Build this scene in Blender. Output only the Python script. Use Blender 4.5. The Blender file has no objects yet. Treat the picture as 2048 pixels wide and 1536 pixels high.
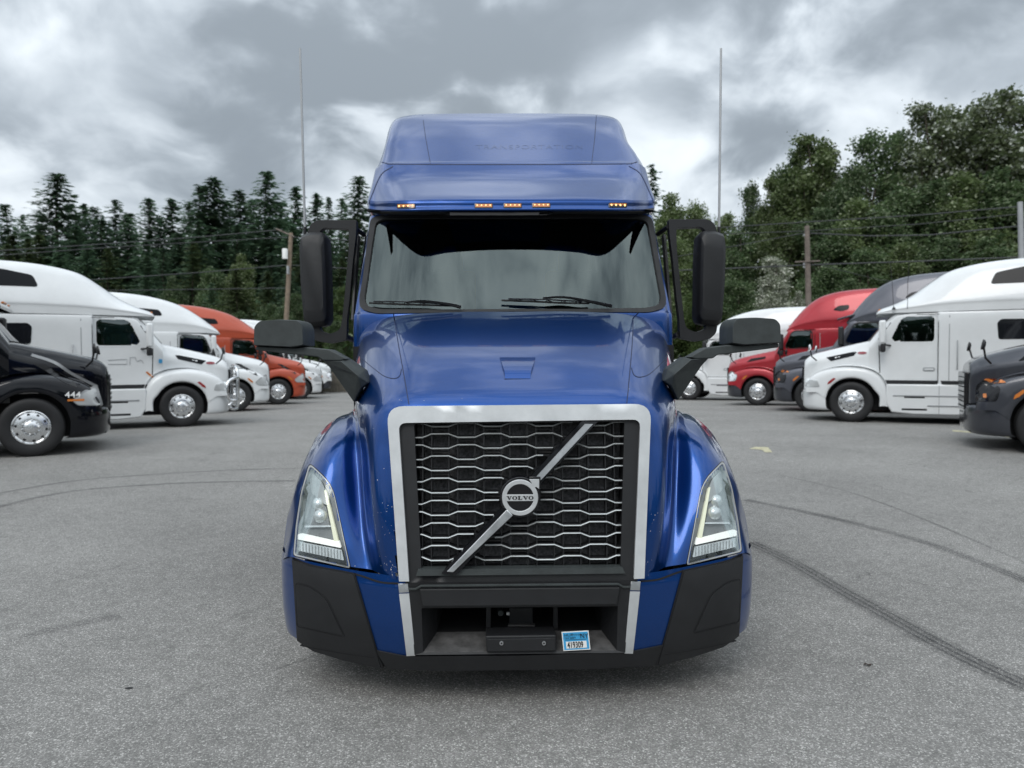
import bpy, bmesh, math, random
import numpy as np
from mathutils import Vector, Matrix, Euler
from mathutils.geometry import delaunay_2d_cdt
from mathutils.bvhtree import BVHTree

random.seed(7); np.random.seed(7)
S = bpy.context.scene
COL = S.collection
R = math.radians

# ------------------------------------------------------------------ camera
F_PX, W_PX, H_PX = 1480.0, 2048.0, 1536.0
YAW, PITCH, ROLL = 0.80, -1.78, 0.30
cam_d = bpy.data.cameras.new('camera'); cam = bpy.data.objects.new('camera', cam_d)
COL.objects.link(cam); S.camera = cam
cam.location = (-0.082, -3.5, 1.70)
cam.rotation_mode = 'XYZ'
cam.rotation_euler = (Matrix.Rotation(R(-YAW), 3, 'Z') @ Matrix.Rotation(R(90 + PITCH), 3, 'X') @ Matrix.Rotation(R(-ROLL), 3, 'Z')).to_euler()
cam_d.sensor_width = 36.0; cam_d.lens = 36.0 * F_PX / W_PX
cam_d.clip_start = 0.05; cam_d.clip_end = 5000
cam_d.dof.use_dof = True; cam_d.dof.focus_distance = 3.75; cam_d.dof.aperture_fstop = 2.7
CP = Vector(cam.location); CR = cam.rotation_euler.to_matrix()

def ray(px, py):
    return (CR @ Vector(((px - W_PX/2) / F_PX, -(py - H_PX/2) / F_PX, -1.0))).normalized()
def at(px, py, y):
    d = ray(px, py); t = (y - CP.y) / d.y
    return CP + d * t
def at_depth(px, py, D):            # D metres along the camera axis
    return CP + CR @ Vector(((px - W_PX/2) / F_PX * D, -(py - H_PX/2) / F_PX * D, -D))

# ------------------------------------------------------------------ world: overcast sky
ELEV, AZ = 46.0, 204.0
wd = bpy.data.worlds.new('World'); S.world = wd; wd.use_nodes = True
nt = wd.node_tree; nt.nodes.clear()
def N(tree, kind, **kw):
    n = tree.nodes.new(kind)
    for k, v in kw.items():
        if k.startswith('_'): setattr(n, k[1:], v)
        else:
            n.inputs[int(k[1:]) if k[0] == 'i' and k[1:].isdigit() else k].default_value = v
    return n
def L(tree, a, b): tree.links.new(a, b)
def math_n(tree, op, a, b=None, clamp=False):
    n = tree.nodes.new('ShaderNodeMath'); n.operation = op; n.use_clamp = clamp
    for i, v in enumerate((a, b)):
        if v is None: continue
        if isinstance(v, (int, float)): n.inputs[i].default_value = v
        else: tree.links.new(v, n.inputs[i])
    return n.outputs[0]
def ramp(tree, fac, stops, interp='LINEAR'):
    n = tree.nodes.new('ShaderNodeValToRGB'); cr = n.color_ramp; cr.interpolation = interp
    while len(cr.elements) < len(stops): cr.elements.new(0.5)
    for e, (p, c) in zip(cr.elements, stops):
        e.position = p; e.color = (c, c, c, 1) if isinstance(c, (int, float)) else (*c, 1)
    tree.links.new(fac, n.inputs[0]); return n.outputs[0]
def mixc(tree, fac, a, b, blend='MIX'):
    n = tree.nodes.new('ShaderNodeMix'); n.data_type = 'RGBA'; n.blend_type = blend; n.clamp_factor = True
    for i, v in ((0, fac), (6, a), (7, b)):
        if isinstance(v, (int, float)): n.inputs[i].default_value = v if i == 0 else (v, v, v, 1)
        elif isinstance(v, tuple): n.inputs[i].default_value = (*v, 1)
        else: tree.links.new(v, n.inputs[i])
    return n.outputs[2]
def noise(tree, vec, scale, detail=5, rough=0.55, dist=0.0, lac=2.0):
    n = tree.nodes.new('ShaderNodeTexNoise'); n.inputs['Scale'].default_value = scale; n.inputs['Detail'].default_value = detail
    n.inputs['Roughness'].default_value = rough; n.inputs['Distortion'].default_value = dist; n.inputs['Lacunarity'].default_value = lac
    if vec is not None: tree.links.new(vec, n.inputs['Vector'])
    return n.outputs[0]

def build_world():
    tc = nt.nodes.new('ShaderNodeTexCoord').outputs['Generated']
    sep = nt.nodes.new('ShaderNodeSeparateXYZ'); L(nt, tc, sep.inputs[0])
    X, Y, Z = sep.outputs
    zc = math_n(nt, 'MAXIMUM', Z, 0.0)
    den = math_n(nt, 'ADD', zc, 0.34)
    cmb = nt.nodes.new('ShaderNodeCombineXYZ')
    zs = math_n(nt, 'ADD', math_n(nt, 'MULTIPLY', math_n(nt, 'MULTIPLY', zc, zc), .6), 1.0)
    L(nt, math_n(nt, 'MULTIPLY', math_n(nt, 'DIVIDE', X, den), zs), cmb.inputs[0]); L(nt, math_n(nt, 'MULTIPLY', math_n(nt, 'DIVIDE', Y, den), zs), cmb.inputs[1])
    P = cmb.outputs[0]
    # warp the cloud layer
    wn = nt.nodes.new('ShaderNodeTexNoise'); wn.inputs['Scale'].default_value = 1.9; wn.inputs['Detail'].default_value = 3; L(nt, P, wn.inputs['Vector'])
    wsub = nt.nodes.new('ShaderNodeVectorMath'); wsub.operation = 'SUBTRACT'; L(nt, wn.outputs[1], wsub.inputs[0]); wsub.inputs[1].default_value = (.5, .5, .5)
    wsc = nt.nodes.new('ShaderNodeVectorMath'); wsc.operation = 'SCALE'; L(nt, wsub.outputs[0], wsc.inputs[0]); wsc.inputs['Scale'].default_value = 0.35
    wad = nt.nodes.new('ShaderNodeVectorMath'); wad.operation = 'ADD'; L(nt, P, wad.inputs[0]); L(nt, wsc.outputs[0], wad.inputs[1])
    big = noise(nt, wad.outputs[0], 1.25, 3, 0.5)
    med = noise(nt, wad.outputs[0], 3.1, 6, 0.5)
    fine = noise(nt, wad.outputs[0], 8.5, 5, 0.5)
    v = math_n(nt, 'ADD', math_n(nt, 'MULTIPLY', big, 0.35), math_n(nt, 'ADD', math_n(nt, 'MULTIPLY', med, 0.47), math_n(nt, 'MULTIPLY', fine, 0.18)))
    # the particular clouds in view and one dark mass added overhead: soft dark and bright masses, edges broken by the same noise
    def blob(px, py, rad_deg, amp, sx=1.0):
        d = ray(px, py)
        e = nt.nodes.new('ShaderNodeVectorMath'); e.operation = 'SUBTRACT'; L(nt, tc, e.inputs[0]); e.inputs[1].default_value = d
        m = nt.nodes.new('ShaderNodeVectorMath'); m.operation = 'MULTIPLY'; L(nt, e.outputs[0], m.inputs[0]); m.inputs[1].default_value = (1.0/sx, 1, 1)
        l = nt.nodes.new('ShaderNodeVectorMath'); l.operation = 'LENGTH'; L(nt, m.outputs[0], l.inputs[0])
        q = math_n(nt, 'ADD', math_n(nt, 'DIVIDE', l.outputs['Value'], math.sin(R(rad_deg))), math_n(nt, 'MULTIPLY', math_n(nt, 'SUBTRACT', med, 0.5), 2.6))
        r = nt.nodes.new('ShaderNodeMapRange'); r.interpolation_type = 'SMOOTHSTEP'; L(nt, q, r.inputs[0])
        r.inputs[1].default_value = 0.25; r.inputs[2].default_value = 1.15; r.inputs[3].default_value = amp; r.inputs[4].default_value = 0.0
        return r.outputs[0]
    d3 = nt.nodes.new('ShaderNodeVectorMath'); d3.operation = 'MULTIPLY'; L(nt, tc, d3.inputs[0]); d3.inputs[1].default_value = (1, 1, 1.6)
    v = math_n(nt, 'ADD', v, math_n(nt, 'MULTIPLY', math_n(nt, 'SUBTRACT', noise(nt, d3.outputs[0], 5.0, 6, .5, .5), .5), math_n(nt, 'ADD', math_n(nt, 'MULTIPLY', math_n(nt, 'MULTIPLY', zc, zc), 1.5), .10)))
    z4 = math_n(nt, 'MULTIPLY', math_n(nt, 'POWER', zc, 5.0), .62)
    v = math_n(nt, 'ADD', v, math_n(nt, 'MULTIPLY', math_n(nt, 'SUBTRACT', noise(nt, d3.outputs[0], 13.0, 5, .5, .8), .5), z4))
    for b in BLOBS: v = math_n(nt, 'ADD', v, blob(*b))
    col = ramp(nt, v, [(0.20, (0.165, 0.19, 0.215)), (0.36, (0.27, 0.305, 0.34)), (0.50, (0.43, 0.47, 0.505)), (0.64, (0.56, 0.60, 0.63)), (0.80, (0.645, 0.68, 0.705))], 'B_SPLINE')
    # overcast luminance rises towards the zenith
    g = math_n(nt, 'ADD', math_n(nt, 'MULTIPLY', math_n(nt, 'MULTIPLY', zc, zc), 1.0), 0.84)
    hz = nt.nodes.new('ShaderNodeMapRange'); L(nt, Z, hz.inputs[0]); hz.inputs[1].default_value = -0.05; hz.inputs[2].default_value = 0.02
    g = math_n(nt, 'MULTIPLY', g, math_n(nt, 'ADD', math_n(nt, 'MULTIPLY', hz.outputs[0], 0.8), 0.2))
    cl = nt.nodes.new('ShaderNodeVectorMath'); cl.operation = 'SCALE'; L(nt, col, cl.inputs[0]); L(nt, g, cl.inputs['Scale'])
    bg_c = nt.nodes.new('ShaderNodeBackground'); L(nt, cl.outputs[0], bg_c.inputs[0]); bg_c.inputs[1].default_value = CLOUD_GAIN
    sky = nt.nodes.new('ShaderNodeTexSky'); sky.sky_type = 'NISHITA'; sky.sun_disc = False
    sky.sun_elevation = R(ELEV); sky.sun_rotation = R(AZ)
    bg_s = nt.nodes.new('ShaderNodeBackground'); L(nt, sky.outputs[0], bg_s.inputs[0]); bg_s.inputs[1].default_value = 0.06
    mx = nt.nodes.new('ShaderNodeMixShader'); mx.inputs[0].default_value = 0.94
    L(nt, bg_s.outputs[0], mx.inputs[1]); L(nt, bg_c.outputs[0], mx.inputs[2])
    out = nt.nodes.new('ShaderNodeOutputWorld'); L(nt, mx.outputs[0], out.inputs[0])
CLOUD_GAIN = 1.50
# px, py, angular radius, amount, horizontal stretch
BLOBS = [(1050, -900, 42, -0.16, 1.5), (1100, 30, 13, -0.24, 1.9), (960, 150, 6, -0.12, 1.4), (250, 200, 9, -0.11, 2.2), (560, 330, 5, -0.05, 2.0),  # first: unseen cloud added overhead, dims the sky that paint and glass reflect
         (1330, 150, 5, 0.15, 1.6), (1150, 230, 5, 0.14, 1.6), (640, 60, 6, -0.05, 1.6), (820, 60, 7, -0.08, 1.4), (60, 30, 5, 0.13, 2.0), (560, 30, 6, 0.06, 2.0), (1750, 90, 7, -0.05, 2.0), (2000, 30, 4, 0.08, 1.5),
         (1400, 330, 7, 0.05, 2.0), (60, 270, 5, 0.06, 2.0), (680, 200, 6, 0.06, 1.2)]
build_world()
sun_d = bpy.data.lights.new('sun', 'SUN'); sun_d.energy = 0.85; sun_d.angle = R(28); sun_d.color = (1, .97, .93)
sun = bpy.data.objects.new('sun', sun_d); COL.objects.link(sun)
saz = R(AZ)
sdir = Vector((math.sin(saz) * math.cos(R(ELEV)), math.cos(saz) * math.cos(R(ELEV)), math.sin(R(ELEV))))
sun.rotation_euler = sdir.to_track_quat('Z', 'Y').to_euler(); sun.location = (0, 0, 40)
S.view_settings.view_transform = 'Standard'; S.view_settings.look = 'None'
S.view_settings.exposure = 0.52; S.view_settings.gamma = 1.0; S.view_settings.use_curve_mapping = False
S.render.engine = 'CYCLES'; S.cycles.use_denoising = True
S.cycles.max_bounces = 8; S.cycles.transparent_max_bounces = 16; S.cycles.sample_clamp_indirect = 6; S.cycles.caustics_reflective = False

# ------------------------------------------------------------------ materials
def new_mat(name):
    m = bpy.data.materials.new(name); m.use_nodes = True; t = m.node_tree
    return m, t, t.nodes['Principled BSDF']
def setp(b, **k):
    for n, v in k.items():
        n = n.replace('_', ' ')
        b.inputs[n].default_value = (*v, 1) if isinstance(v, tuple) and len(v) == 3 else v
def mat(name, col, rough=.5, metal=0., coat=0., coat_r=.03, var=.0, vscale=3., bump=0., bscale=60., spec=.5, emit=None, estr=0., rvar=0.):
    m, t, b = new_mat(name)
    setp(b, Base_Color=col, Roughness=rough, Metallic=metal, Coat_Weight=coat, Coat_Roughness=coat_r, Specular_IOR_Level=spec)
    co = t.nodes.new('ShaderNodeTexCoord').outputs['Object']
    if var:
        n = noise(t, co, vscale, 6, .6)
        f = ramp(t, n, [(.3, 1 - var), (.7, 1 + var * .6)])
        L(t, mixc(t, 1.0, col, f, 'MULTIPLY'), b.inputs['Base Color'])
    if rvar:
        n = noise(t, co, vscale * 1.7, 5, .6)
        L(t, math_n(t, 'ADD', math_n(t, 'MULTIPLY', math_n(t, 'SUBTRACT', n, .5), rvar), rough, True), b.inputs['Roughness'])
    if bump:
        n = noise(t, co, bscale, 4, .6)
        bn = t.nodes.new('ShaderNodeBump'); bn.inputs['Strength'].default_value = bump; bn.inputs['Distance'].default_value = .002
        L(t, n, bn.inputs['Height']); L(t, bn.outputs[0], b.inputs['Normal'])
    if emit: setp(b, Emission_Color=emit, Emission_Strength=estr)
    return m
def paint(name, col, rough=.38, metal=.55, coat=1., var=.06):
    m, t, b = new_mat(name)
    co = t.nodes.new('ShaderNodeTexCoord').outputs['Object']
    dirt = noise(t, co, 2.2, 6, .62)
    fl = noise(t, co, 900, 2, .5)
    c = mixc(t, 1.0, col, ramp(t, dirt, [(.3, 1 - var), (.7, 1 + var)]), 'MULTIPLY')
    if metal > .2: c = mixc(t, 1.0, c, ramp(t, fl, [(.35, .8), (.65, 1.25)]), 'MULTIPLY')
    L(t, c, b.inputs['Base Color'])
    setp(b, Roughness=rough, Metallic=metal, Coat_Weight=coat, Coat_Roughness=.03, Coat_IOR=1.34)
    L(t, math_n(t, 'ADD', math_n(t, 'MULTIPLY', dirt, .045), -.005, True), b.inputs['Coat Roughness'])
    op = noise(t, co, 260, 2, .5)
    bn = t.nodes.new('ShaderNodeBump'); bn.inputs['Strength'].default_value = .03; bn.inputs['Distance'].default_value = .001
    L(t, op, bn.inputs['Height']); L(t, bn.outputs[0], b.inputs['Coat Normal'])
    return m
M = {}
M['blue'] = paint('blue_metallic_paint', (.0015, .044, .205), .30, .72)
M['white'] = paint('white_paint', (.70, .715, .72), .35, 0., 1., .04)
M['red'] = paint('red_paint', (.36, .015, .025), .35, .3)
M['orange'] = paint('orange_red_paint', (.42, .062, .022), .4, .15)
M['black'] = paint('black_paint', (.002, .0025, .005), .25, .0); setp(M['black'].node_tree.nodes['Principled BSDF'], Specular_IOR_Level=.1, Coat_IOR=1.38)
M['grey'] = paint('dark_grey_paint', (.085, .088, .105), .38, .5)
M['dgrey'] = paint('charcoal_paint', (.045, .048, .058), .38, .5)
M['plastic'] = mat('black_plastic', (.0095, .010, .0115), .52, var=.25, vscale=8, bump=.25, bscale=500, rvar=.3)
M['plastic2'] = mat('textured_grey_plastic', (.036, .043, .043), .62, var=.3, vscale=14, bump=.5, bscale=420, rvar=.2)
M['gloss_black'] = mat('gloss_black', (.006, .006, .008), .15, var=.1)
M['rubber'] = mat('rubber', (.018, .018, .019), .75, var=.3, vscale=10, bump=.3, bscale=200)
M['tyre'] = mat('tyre_rubber', (.009, .009, .010), .65, var=.35, vscale=5, bump=.4, bscale=90)
M['dark'] = mat('dark_void', (.006, .006, .007), .8, var=.3)
M['chrome'] = mat('chrome', (.75, .76, .77), .12, 1., var=.08, vscale=6)
M['alu'] = mat('brushed_aluminium', (.60, .61, .62), .33, 1., var=.15, vscale=12, rvar=.3, bump=.15, bscale=300)
M['rim'] = mat('polished_wheel', (.72, .73, .74), .25, .9, var=.12, vscale=8, rvar=.2)
M['silver'] = mat('silver_satin', (.66, .675, .68), .48, .6, var=.10, vscale=9, bump=.1, bscale=300, rvar=.25)
M['barsil'] = mat('silver_bar', (.50, .52, .515), .3, .55, var=.08, vscale=20)
M['worn'] = mat('worn_grey_plate', (.085, .083, .082), .55, var=.55, vscale=16, bump=.3, bscale=200)
M['seat'] = mat('seat_fabric', (.02, .021, .024), .9, var=.2)
M['interior'] = mat('interior_trim', (.030, .033, .036), .8, var=.2)
M['curtain'] = mat('grey_curtain', (.10, .115, .12), .9, var=.2)
M['amber'] = mat('amber_lens_lit', (.8, .4, .1), .3, emit=(1, .62, .25), estr=1.3)
M['amberoff'] = mat('amber_lens', (.55, .17, .03), .25, coat=.6)
M['redlens'] = mat('red_reflector', (.3, .02, .02), .25, coat=.6)
M['drl'] = mat('daytime_lamp_white', (.8, .82, .78), .35, emit=(1, 1, .97), estr=.42)
M['drly'] = mat('daytime_lamp_yellowish', (.80, .80, .62), .35, emit=(1, .97, .7), estr=.22)
M['lampgrey'] = mat('lamp_housing_grey', (.26, .265, .27), .35, .3, var=.2)
M['lampmid'] = mat('lamp_bezel_grey', (.42, .43, .43), .35, .3, var=.1)
M['lampwhite'] = mat('lamp_reflector', (.80, .82, .82), .22, .6, var=.1, vscale=40)
M['wood'] = mat('weathered_pole_wood', (.22, .17, .125), .85, var=.35, vscale=4, bump=.6, bscale=40)
M['woodg'] = mat('grey_pole_wood', (.17, .14, .12), .85, var=.35, vscale=4, bump=.6, bscale=40)
M['wire'] = mat('wire', (.05, .052, .055), .6)
M['metalgrey'] = mat('grey_metal', (.35, .36, .37), .5, .3, var=.1)
M['bark'] = mat('bark', (.075, .06, .045), .9, var=.4, vscale=3, bump=.6, bscale=30)
M['blacktext'] = mat('black_lettering', (.01, .01, .012), .5)
M['whitetext'] = mat('white_lettering', (.8, .8, .8), .5)
M['sticker_w'] = mat('sticker_white', (.78, .78, .76), .45, var=.05)
M['sticker_b'] = mat('sticker_blue', (.045, .33, .62), .45, var=.05)
M['chip'] = mat('paint_chip', (.65, .66, .68), .6)
M['ghost'] = mat('ghost_lettering', (.0015, .038, .175), .34, .70, coat=.9)
M['seamb'] = mat('panel_gap_shade', (.002, .012, .06), .6)
M['roofglass'] = mat('tinted_roof_window', (.008, .009, .011), .15, spec=.12)
M['oval'] = mat('oval_badge_red', (.25, .03, .04), .3, coat=.8)

def glass_mat(name, tint, refl=.10, col=(.9, 1, 1), k=1.3):
    m = bpy.data.materials.new(name); m.use_nodes = True; t = m.node_tree; t.nodes.clear()
    tr = t.nodes.new('ShaderNodeBsdfTransparent'); tr.inputs[0].default_value = (*tint, 1)
    gl = t.nodes.new('ShaderNodeBsdfGlossy'); gl.inputs[0].default_value = (*col, 1); gl.inputs[1].default_value = .015
    fr = t.nodes.new('ShaderNodeFresnel'); fr.inputs[0].default_value = 1.5
    f = math_n(t, 'ADD', math_n(t, 'MULTIPLY', fr.outputs[0], k), refl, True)
    mx = t.nodes.new('ShaderNodeMixShader'); L(t, f, mx.inputs[0]); L(t, tr.outputs[0], mx.inputs[1]); L(t, gl.outputs[0], mx.inputs[2])
    o = t.nodes.new('ShaderNodeOutputMaterial'); L(t, mx.outputs[0], o.inputs[0]); return m
M['glass'] = glass_mat('windshield_glass', (.30, .38, .37), .035, (.86, 1, .98), 1.1)
M['sideglass'] = glass_mat('side_glass', (.25, .32, .33), .07)
M['darkglass'] = mat('tinted_window', (.01, .011, .014), .06, spec=.6)
M['lens'] = glass_mat('lamp_lens', (.95, .96, .96), .01, k=.35)

# ------------------------------------------------------------------ mesh helpers
def mesh_obj(name, V, F, m, parent=None, smooth=True, bevel=0, bseg=2, sub=0, angle=35):
    me = bpy.data.meshes.new(name); me.from_pydata([tuple(v) for v in V], [], [tuple(f) for f in F]); me.validate()
    bm = bmesh.new(); bm.from_mesh(me); bmesh.ops.recalc_face_normals(bm, faces=bm.faces); bm.to_mesh(me); bm.free()
    return finish(name, me, m, parent, smooth, bevel, bseg, sub, angle)
def finish(name, me, m, parent=None, smooth=True, bevel=0, bseg=2, sub=0, angle=35):
    me.materials.append(m)
    o = bpy.data.objects.new(name, me); COL.objects.link(o)
    if parent is not None: o.parent = parent
    if smooth:
        me.shade_smooth() if hasattr(me, 'shade_smooth') else None
    if sub:
        s = o.modifiers.new('sub', 'SUBSURF'); s.levels = s.render_levels = sub
    if bevel:
        b = o.modifiers.new('bev', 'BEVEL'); b.width = bevel; b.segments = bseg; b.limit_method = 'ANGLE'; b.angle_limit = R(angle); b.harden_normals = False
    if smooth and not sub:
        try: me.set_sharp_from_angle(angle=R(angle + 8 if not bevel else 60))
        except Exception: pass
    return o
class MB:
    def __init__(s): s.V = []; s.F = []
    def add(s, V, F):
        o = len(s.V); s.V += [Vector(v) for v in V]; s.F += [tuple(i + o for i in f) for f in F]; return s
    def box(s, c, d, rot=None):
        c = Vector(c); hx, hy, hz = [k / 2 for k in d]
        V = [Vector((x, y, z)) for x in (-hx, hx) for y in (-hy, hy) for z in (-hz, hz)]
        if rot is not None: V = [rot @ v for v in V]
        return s.add([c + v for v in V], [(0, 1, 3, 2), (4, 6, 7, 5), (0, 4, 5, 1), (2, 3, 7, 6), (0, 2, 6, 4), (1, 5, 7, 3)])
    def prism(s, P, ext):               # P: 3D polygon, ext: vector
        n = len(P); P = [Vector(p) for p in P]; e = Vector(ext)
        V = P + [p + e for p in P]
        F = [tuple(range(n)), tuple(range(2*n - 1, n - 1, -1))] + [(i, (i+1) % n, n + (i+1) % n, n + i) for i in range(n)]
        return s.add(V, F)
    def tube(s, path, r, n=8, closed=False, caps=True):
        P = [Vector(p) for p in path]; k = len(P); rr = r if isinstance(r, (list, tuple)) else [r] * k
        V = []; F = []; up = None
        for i, p in enumerate(P):
            a = P[i-1] if i > 0 else (P[-1] if closed else p); b = P[i+1] if i < k-1 else (P[0] if closed else p)
            t = (b - a).normalized()
            if up is None: up = Vector((0, 0, 1)) if abs(t.z) < .9 else Vector((1, 0, 0))
            x = (up - t * up.dot(t)).normalized(); y = t.cross(x); up = x
            V += [p + (x * math.cos(q) + y * math.sin(q)) * rr[i] for q in [2 * math.pi * j / n for j in range(n)]]
        for i in range(k if closed else k - 1):
            j = (i + 1) % k
            F += [(i*n + q, i*n + (q+1) % n, j*n + (q+1) % n, j*n + q) for q in range(n)]
        if caps and not closed: F += [tuple(range(n - 1, -1, -1)), tuple(range((k-1)*n, k*n))]
        return s.add(V, F)
    def lathe(s, prof, c, axis, n=32, up=None, close=False):   # prof: (r, h) along axis
        a = Vector(axis).normalized(); x = a.orthogonal().normalized(); y = a.cross(x); c = Vector(c)
        V = [c + a * h + (x * math.cos(2*math.pi*j/n) + y * math.sin(2*math.pi*j/n)) * r for r, h in prof for j in range(n)]
        k = len(prof); F = [(i*n + j, i*n + (j+1) % n, (i+1)*n + (j+1) % n, (i+1)*n + j) for i in range(k-1) for j in range(n)]
        if prof[0][0] > 1e-4 and close: F.append(tuple(range(n-1, -1, -1)))
        if prof[-1][0] > 1e-4 and close: F.append(tuple(range((k-1)*n, k*n)))
        return s.add(V, F)
    def mirror(s):
        n = len(s.V); m = MB(); m.V = [Vector((-v.x, v.y, v.z)) for v in s.V]; m.F = [tuple(reversed(f)) for f in s.F]; return m
    def xf(s, mt):
        s.V = [mt @ v for v in s.V]; return s
    def build(s, name, m, parent=None, **k): return mesh_obj(name, s.V, s.F, m, parent, **k)

def catmull(P, n):
    """P: list of arrays; n samples per span; passes through the points (ends clamped)"""
    P = [np.array(p, float) for p in P]; P = [2*P[0] - P[1]] + P + [2*P[-1] - P[-2]]
    out = []
    for i in range(1, len(P) - 2):
        for k in range(n):
            t = k / n
            out.append(.5 * ((2*P[i]) + (-P[i-1] + P[i+1])*t + (2*P[i-1] - 5*P[i] + 4*P[i+1] - P[i+2])*t*t + (-P[i-1] + 3*P[i] - 3*P[i+1] + P[i+2])*t**3))
    out.append(P[-2]); return out
def bsp(P, n):
    """uniform cubic B-spline approx with clamped ends (smoother than catmull)"""
    P = [np.array(p, float) for p in P]; P = [2*P[0] - P[1]] + P + [2*P[-1] - P[-2]]
    out = []
    for i in range(1, len(P) - 2):
        for k in range(n):
            t = k / n
            out.append(((1-t)**3*P[i-1] + (3*t**3 - 6*t*t + 4)*P[i] + (-3*t**3 + 3*t*t + 3*t + 1)*P[i+1] + t**3*P[i+2]) / 6)
    out.append(P[-2]); return out
def surf(G, nu, nv, fu=catmull, fv=catmull):
    """G rows of 3D points -> dense grid array [rows][cols][3]"""
    G = np.array(G, float)
    rows = [np.array(fv([tuple(p) for p in r], nv)) for r in G]
    rows = np.array(rows)
    cols = np.array(fu([r for r in rows], nu))
    return cols
def grid_faces(nr, nc): return [(i*nc + j, i*nc + j + 1, (i+1)*nc + j + 1, (i+1)*nc + j) for i in range(nr - 1) for j in range(nc - 1)]
def mirror_cols(G):     # rows start at x = 0: returns the full width
    out = []
    for r in G:
        left = [tuple(p) for p in r]; right = [(-p[0], p[1], p[2]) for p in left[1:]]
        out.append(list(reversed(right)) + left)
    return out

def project(P):        # world -> photo pixel
    q = CR.transposed() @ (Vector(P) - CP)
    return (W_PX/2 + F_PX * q.x / -q.z, H_PX/2 - F_PX * q.y / -q.z)
def inpoly(x, y, poly):
    c = False; j = len(poly) - 1
    for i in range(len(poly)):
        xi, yi = poly[i]; xj, yj = poly[j]
        if (yi > y) != (yj > y) and x < (xj - xi) * (y - yi) / (yj - yi + 1e-12) + xi: c = not c
        j = i
    return c
def fillet(poly, r, n=4):
    """round polygon corners; r may be a number or list"""
    out = []; k = len(poly)
    for i, p in enumerate(poly):
        rr = r[i] if isinstance(r, (list, tuple)) else r
        if rr <= 0: out.append(p); continue
        p = np.array(p, float); a = np.array(poly[i-1], float); b = np.array(poly[(i+1) % k], float)
        da = a - p; db = b - p; la = np.linalg.norm(da); lb = np.linalg.norm(db)
        q = min(rr, la * .45, lb * .45); A = p + da / la * q; B = p + db / lb * q
        for t in [j / n for j in range(n + 1)]:
            out.append(tuple((1-t)**2 * A + 2*t*(1-t) * p + t*t * B))
    return out
def densify(poly, step, closed=True):
    out = []; k = len(poly)
    for i in range(k if closed else k - 1):
        a = np.array(poly[i], float); b = np.array(poly[(i+1) % k], float); n = max(1, int(np.linalg.norm(b - a) / step))
        out += [tuple(a + (b - a) * j / n) for j in range(n)]
    if not closed: out.append(tuple(poly[-1]))
    return out
def tri2d(poly, holes, step):
    polys = [densify(poly, step)] + [densify(h, step) for h in holes]
    pts = []; edges = []
    for p in polys:
        o = len(pts); pts += [Vector(q) for q in p]; edges += [(o + i, o + (i+1) % len(p)) for i in range(len(p))]
    xs = [p[0] for p in poly]; ys = [p[1] for p in poly]
    y = min(ys) + step * .7; row = 0
    while y < max(ys):
        x = min(xs) + step * (.3 + .5 * (row % 2))
        while x < max(xs):
            if inpoly(x, y, poly) and not any(inpoly(x, y, h) for h in holes):
                if all((x - q[0])**2 + (y - q[1])**2 > (step*.55)**2 for p in polys for q in p): pts.append(Vector((x, y)))
            x += step
        y += step * .87; row += 1
    V, E, F, *_ = delaunay_2d_cdt(pts, edges, [], 0, 1e-5)
    F2 = []
    for f in F:
        cx = sum(V[i].x for i in f) / len(f); cy = sum(V[i].y for i in f) / len(f)
        if inpoly(cx, cy, poly) and not any(inpoly(cx, cy, h) for h in holes): F2.append(tuple(f))
    return V, F2
def panel(poly, bvh, lift=.005, thick=.012, step=14, holes=(), y0=.3, dy=0.0):
    """a shaped sheet lying on the surface bvh where the photograph shows the outline poly (pixels); real thickness"""
    V, F = tri2d(poly, list(holes), step)
    P = []; Nn = []
    for v in V:
        d = ray(v.x, v.y); h = bvh.ray_cast(CP, d) if bvh else (None,)
        if h[0] is None:
            q = at(v.x, v.y, y0)
            if bvh:
                nr = bvh.find_nearest(q); q2 = at(v.x, v.y, nr[0].y); nr = bvh.find_nearest(q2); q = at(v.x, v.y, nr[0].y); n = nr[1]
            else: n = Vector((0, -1, 0))
        else: q, n = h[0], h[1]
        if n.dot(d) > 0: n = -n
        P.append(q); Nn.append(n)
    # smooth the normals a little
    adj = {}
    for f in F:
        for i in f: adj.setdefault(i, set()).update(f)
    N2 = [sum((Nn[j] for j in adj.get(i, {i})), Vector()).normalized() for i in range(len(V))]
    top = [P[i] + N2[i] * lift for i in range(len(V))]; bot = [p - N2[i] * thick for i, p in enumerate(top)]
    n = len(V); cnt = {}
    for f in F:
        for a, b in zip(f, f[1:] + f[:1]): cnt[(a, b)] = 1
    FF = list(F) + [tuple(i + n for i in reversed(f)) for f in F]
    for (a, b) in cnt:
        if (b, a) not in cnt: FF.append((b, a, a + n, b + n))
    mb = MB(); mb.add(top + bot, FF); return mb
def seam(pts, w=2.0):
    """thin ribbon polygon (pixels) along pts"""
    P = [np.array(p, float) for p in pts]; Lf = []; Rt = []
    for i, p in enumerate(P):
        t = P[min(i+1, len(P)-1)] - P[max(i-1, 0)]; t = t / (np.linalg.norm(t) + 1e-9); n = np.array((-t[1], t[0])) * w / 2
        Lf.append(tuple(p + n)); Rt.append(tuple(p - n))
    return Lf + Rt[::-1]
def cmp2(P, n=6): return [tuple(p) for p in catmull(P, n)]
def both(mb, name, m, parent, **k):
    a = mb.build(name, m, parent, **k); b = mb.mirror().build(name, m, parent, **k); return a, b
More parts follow.
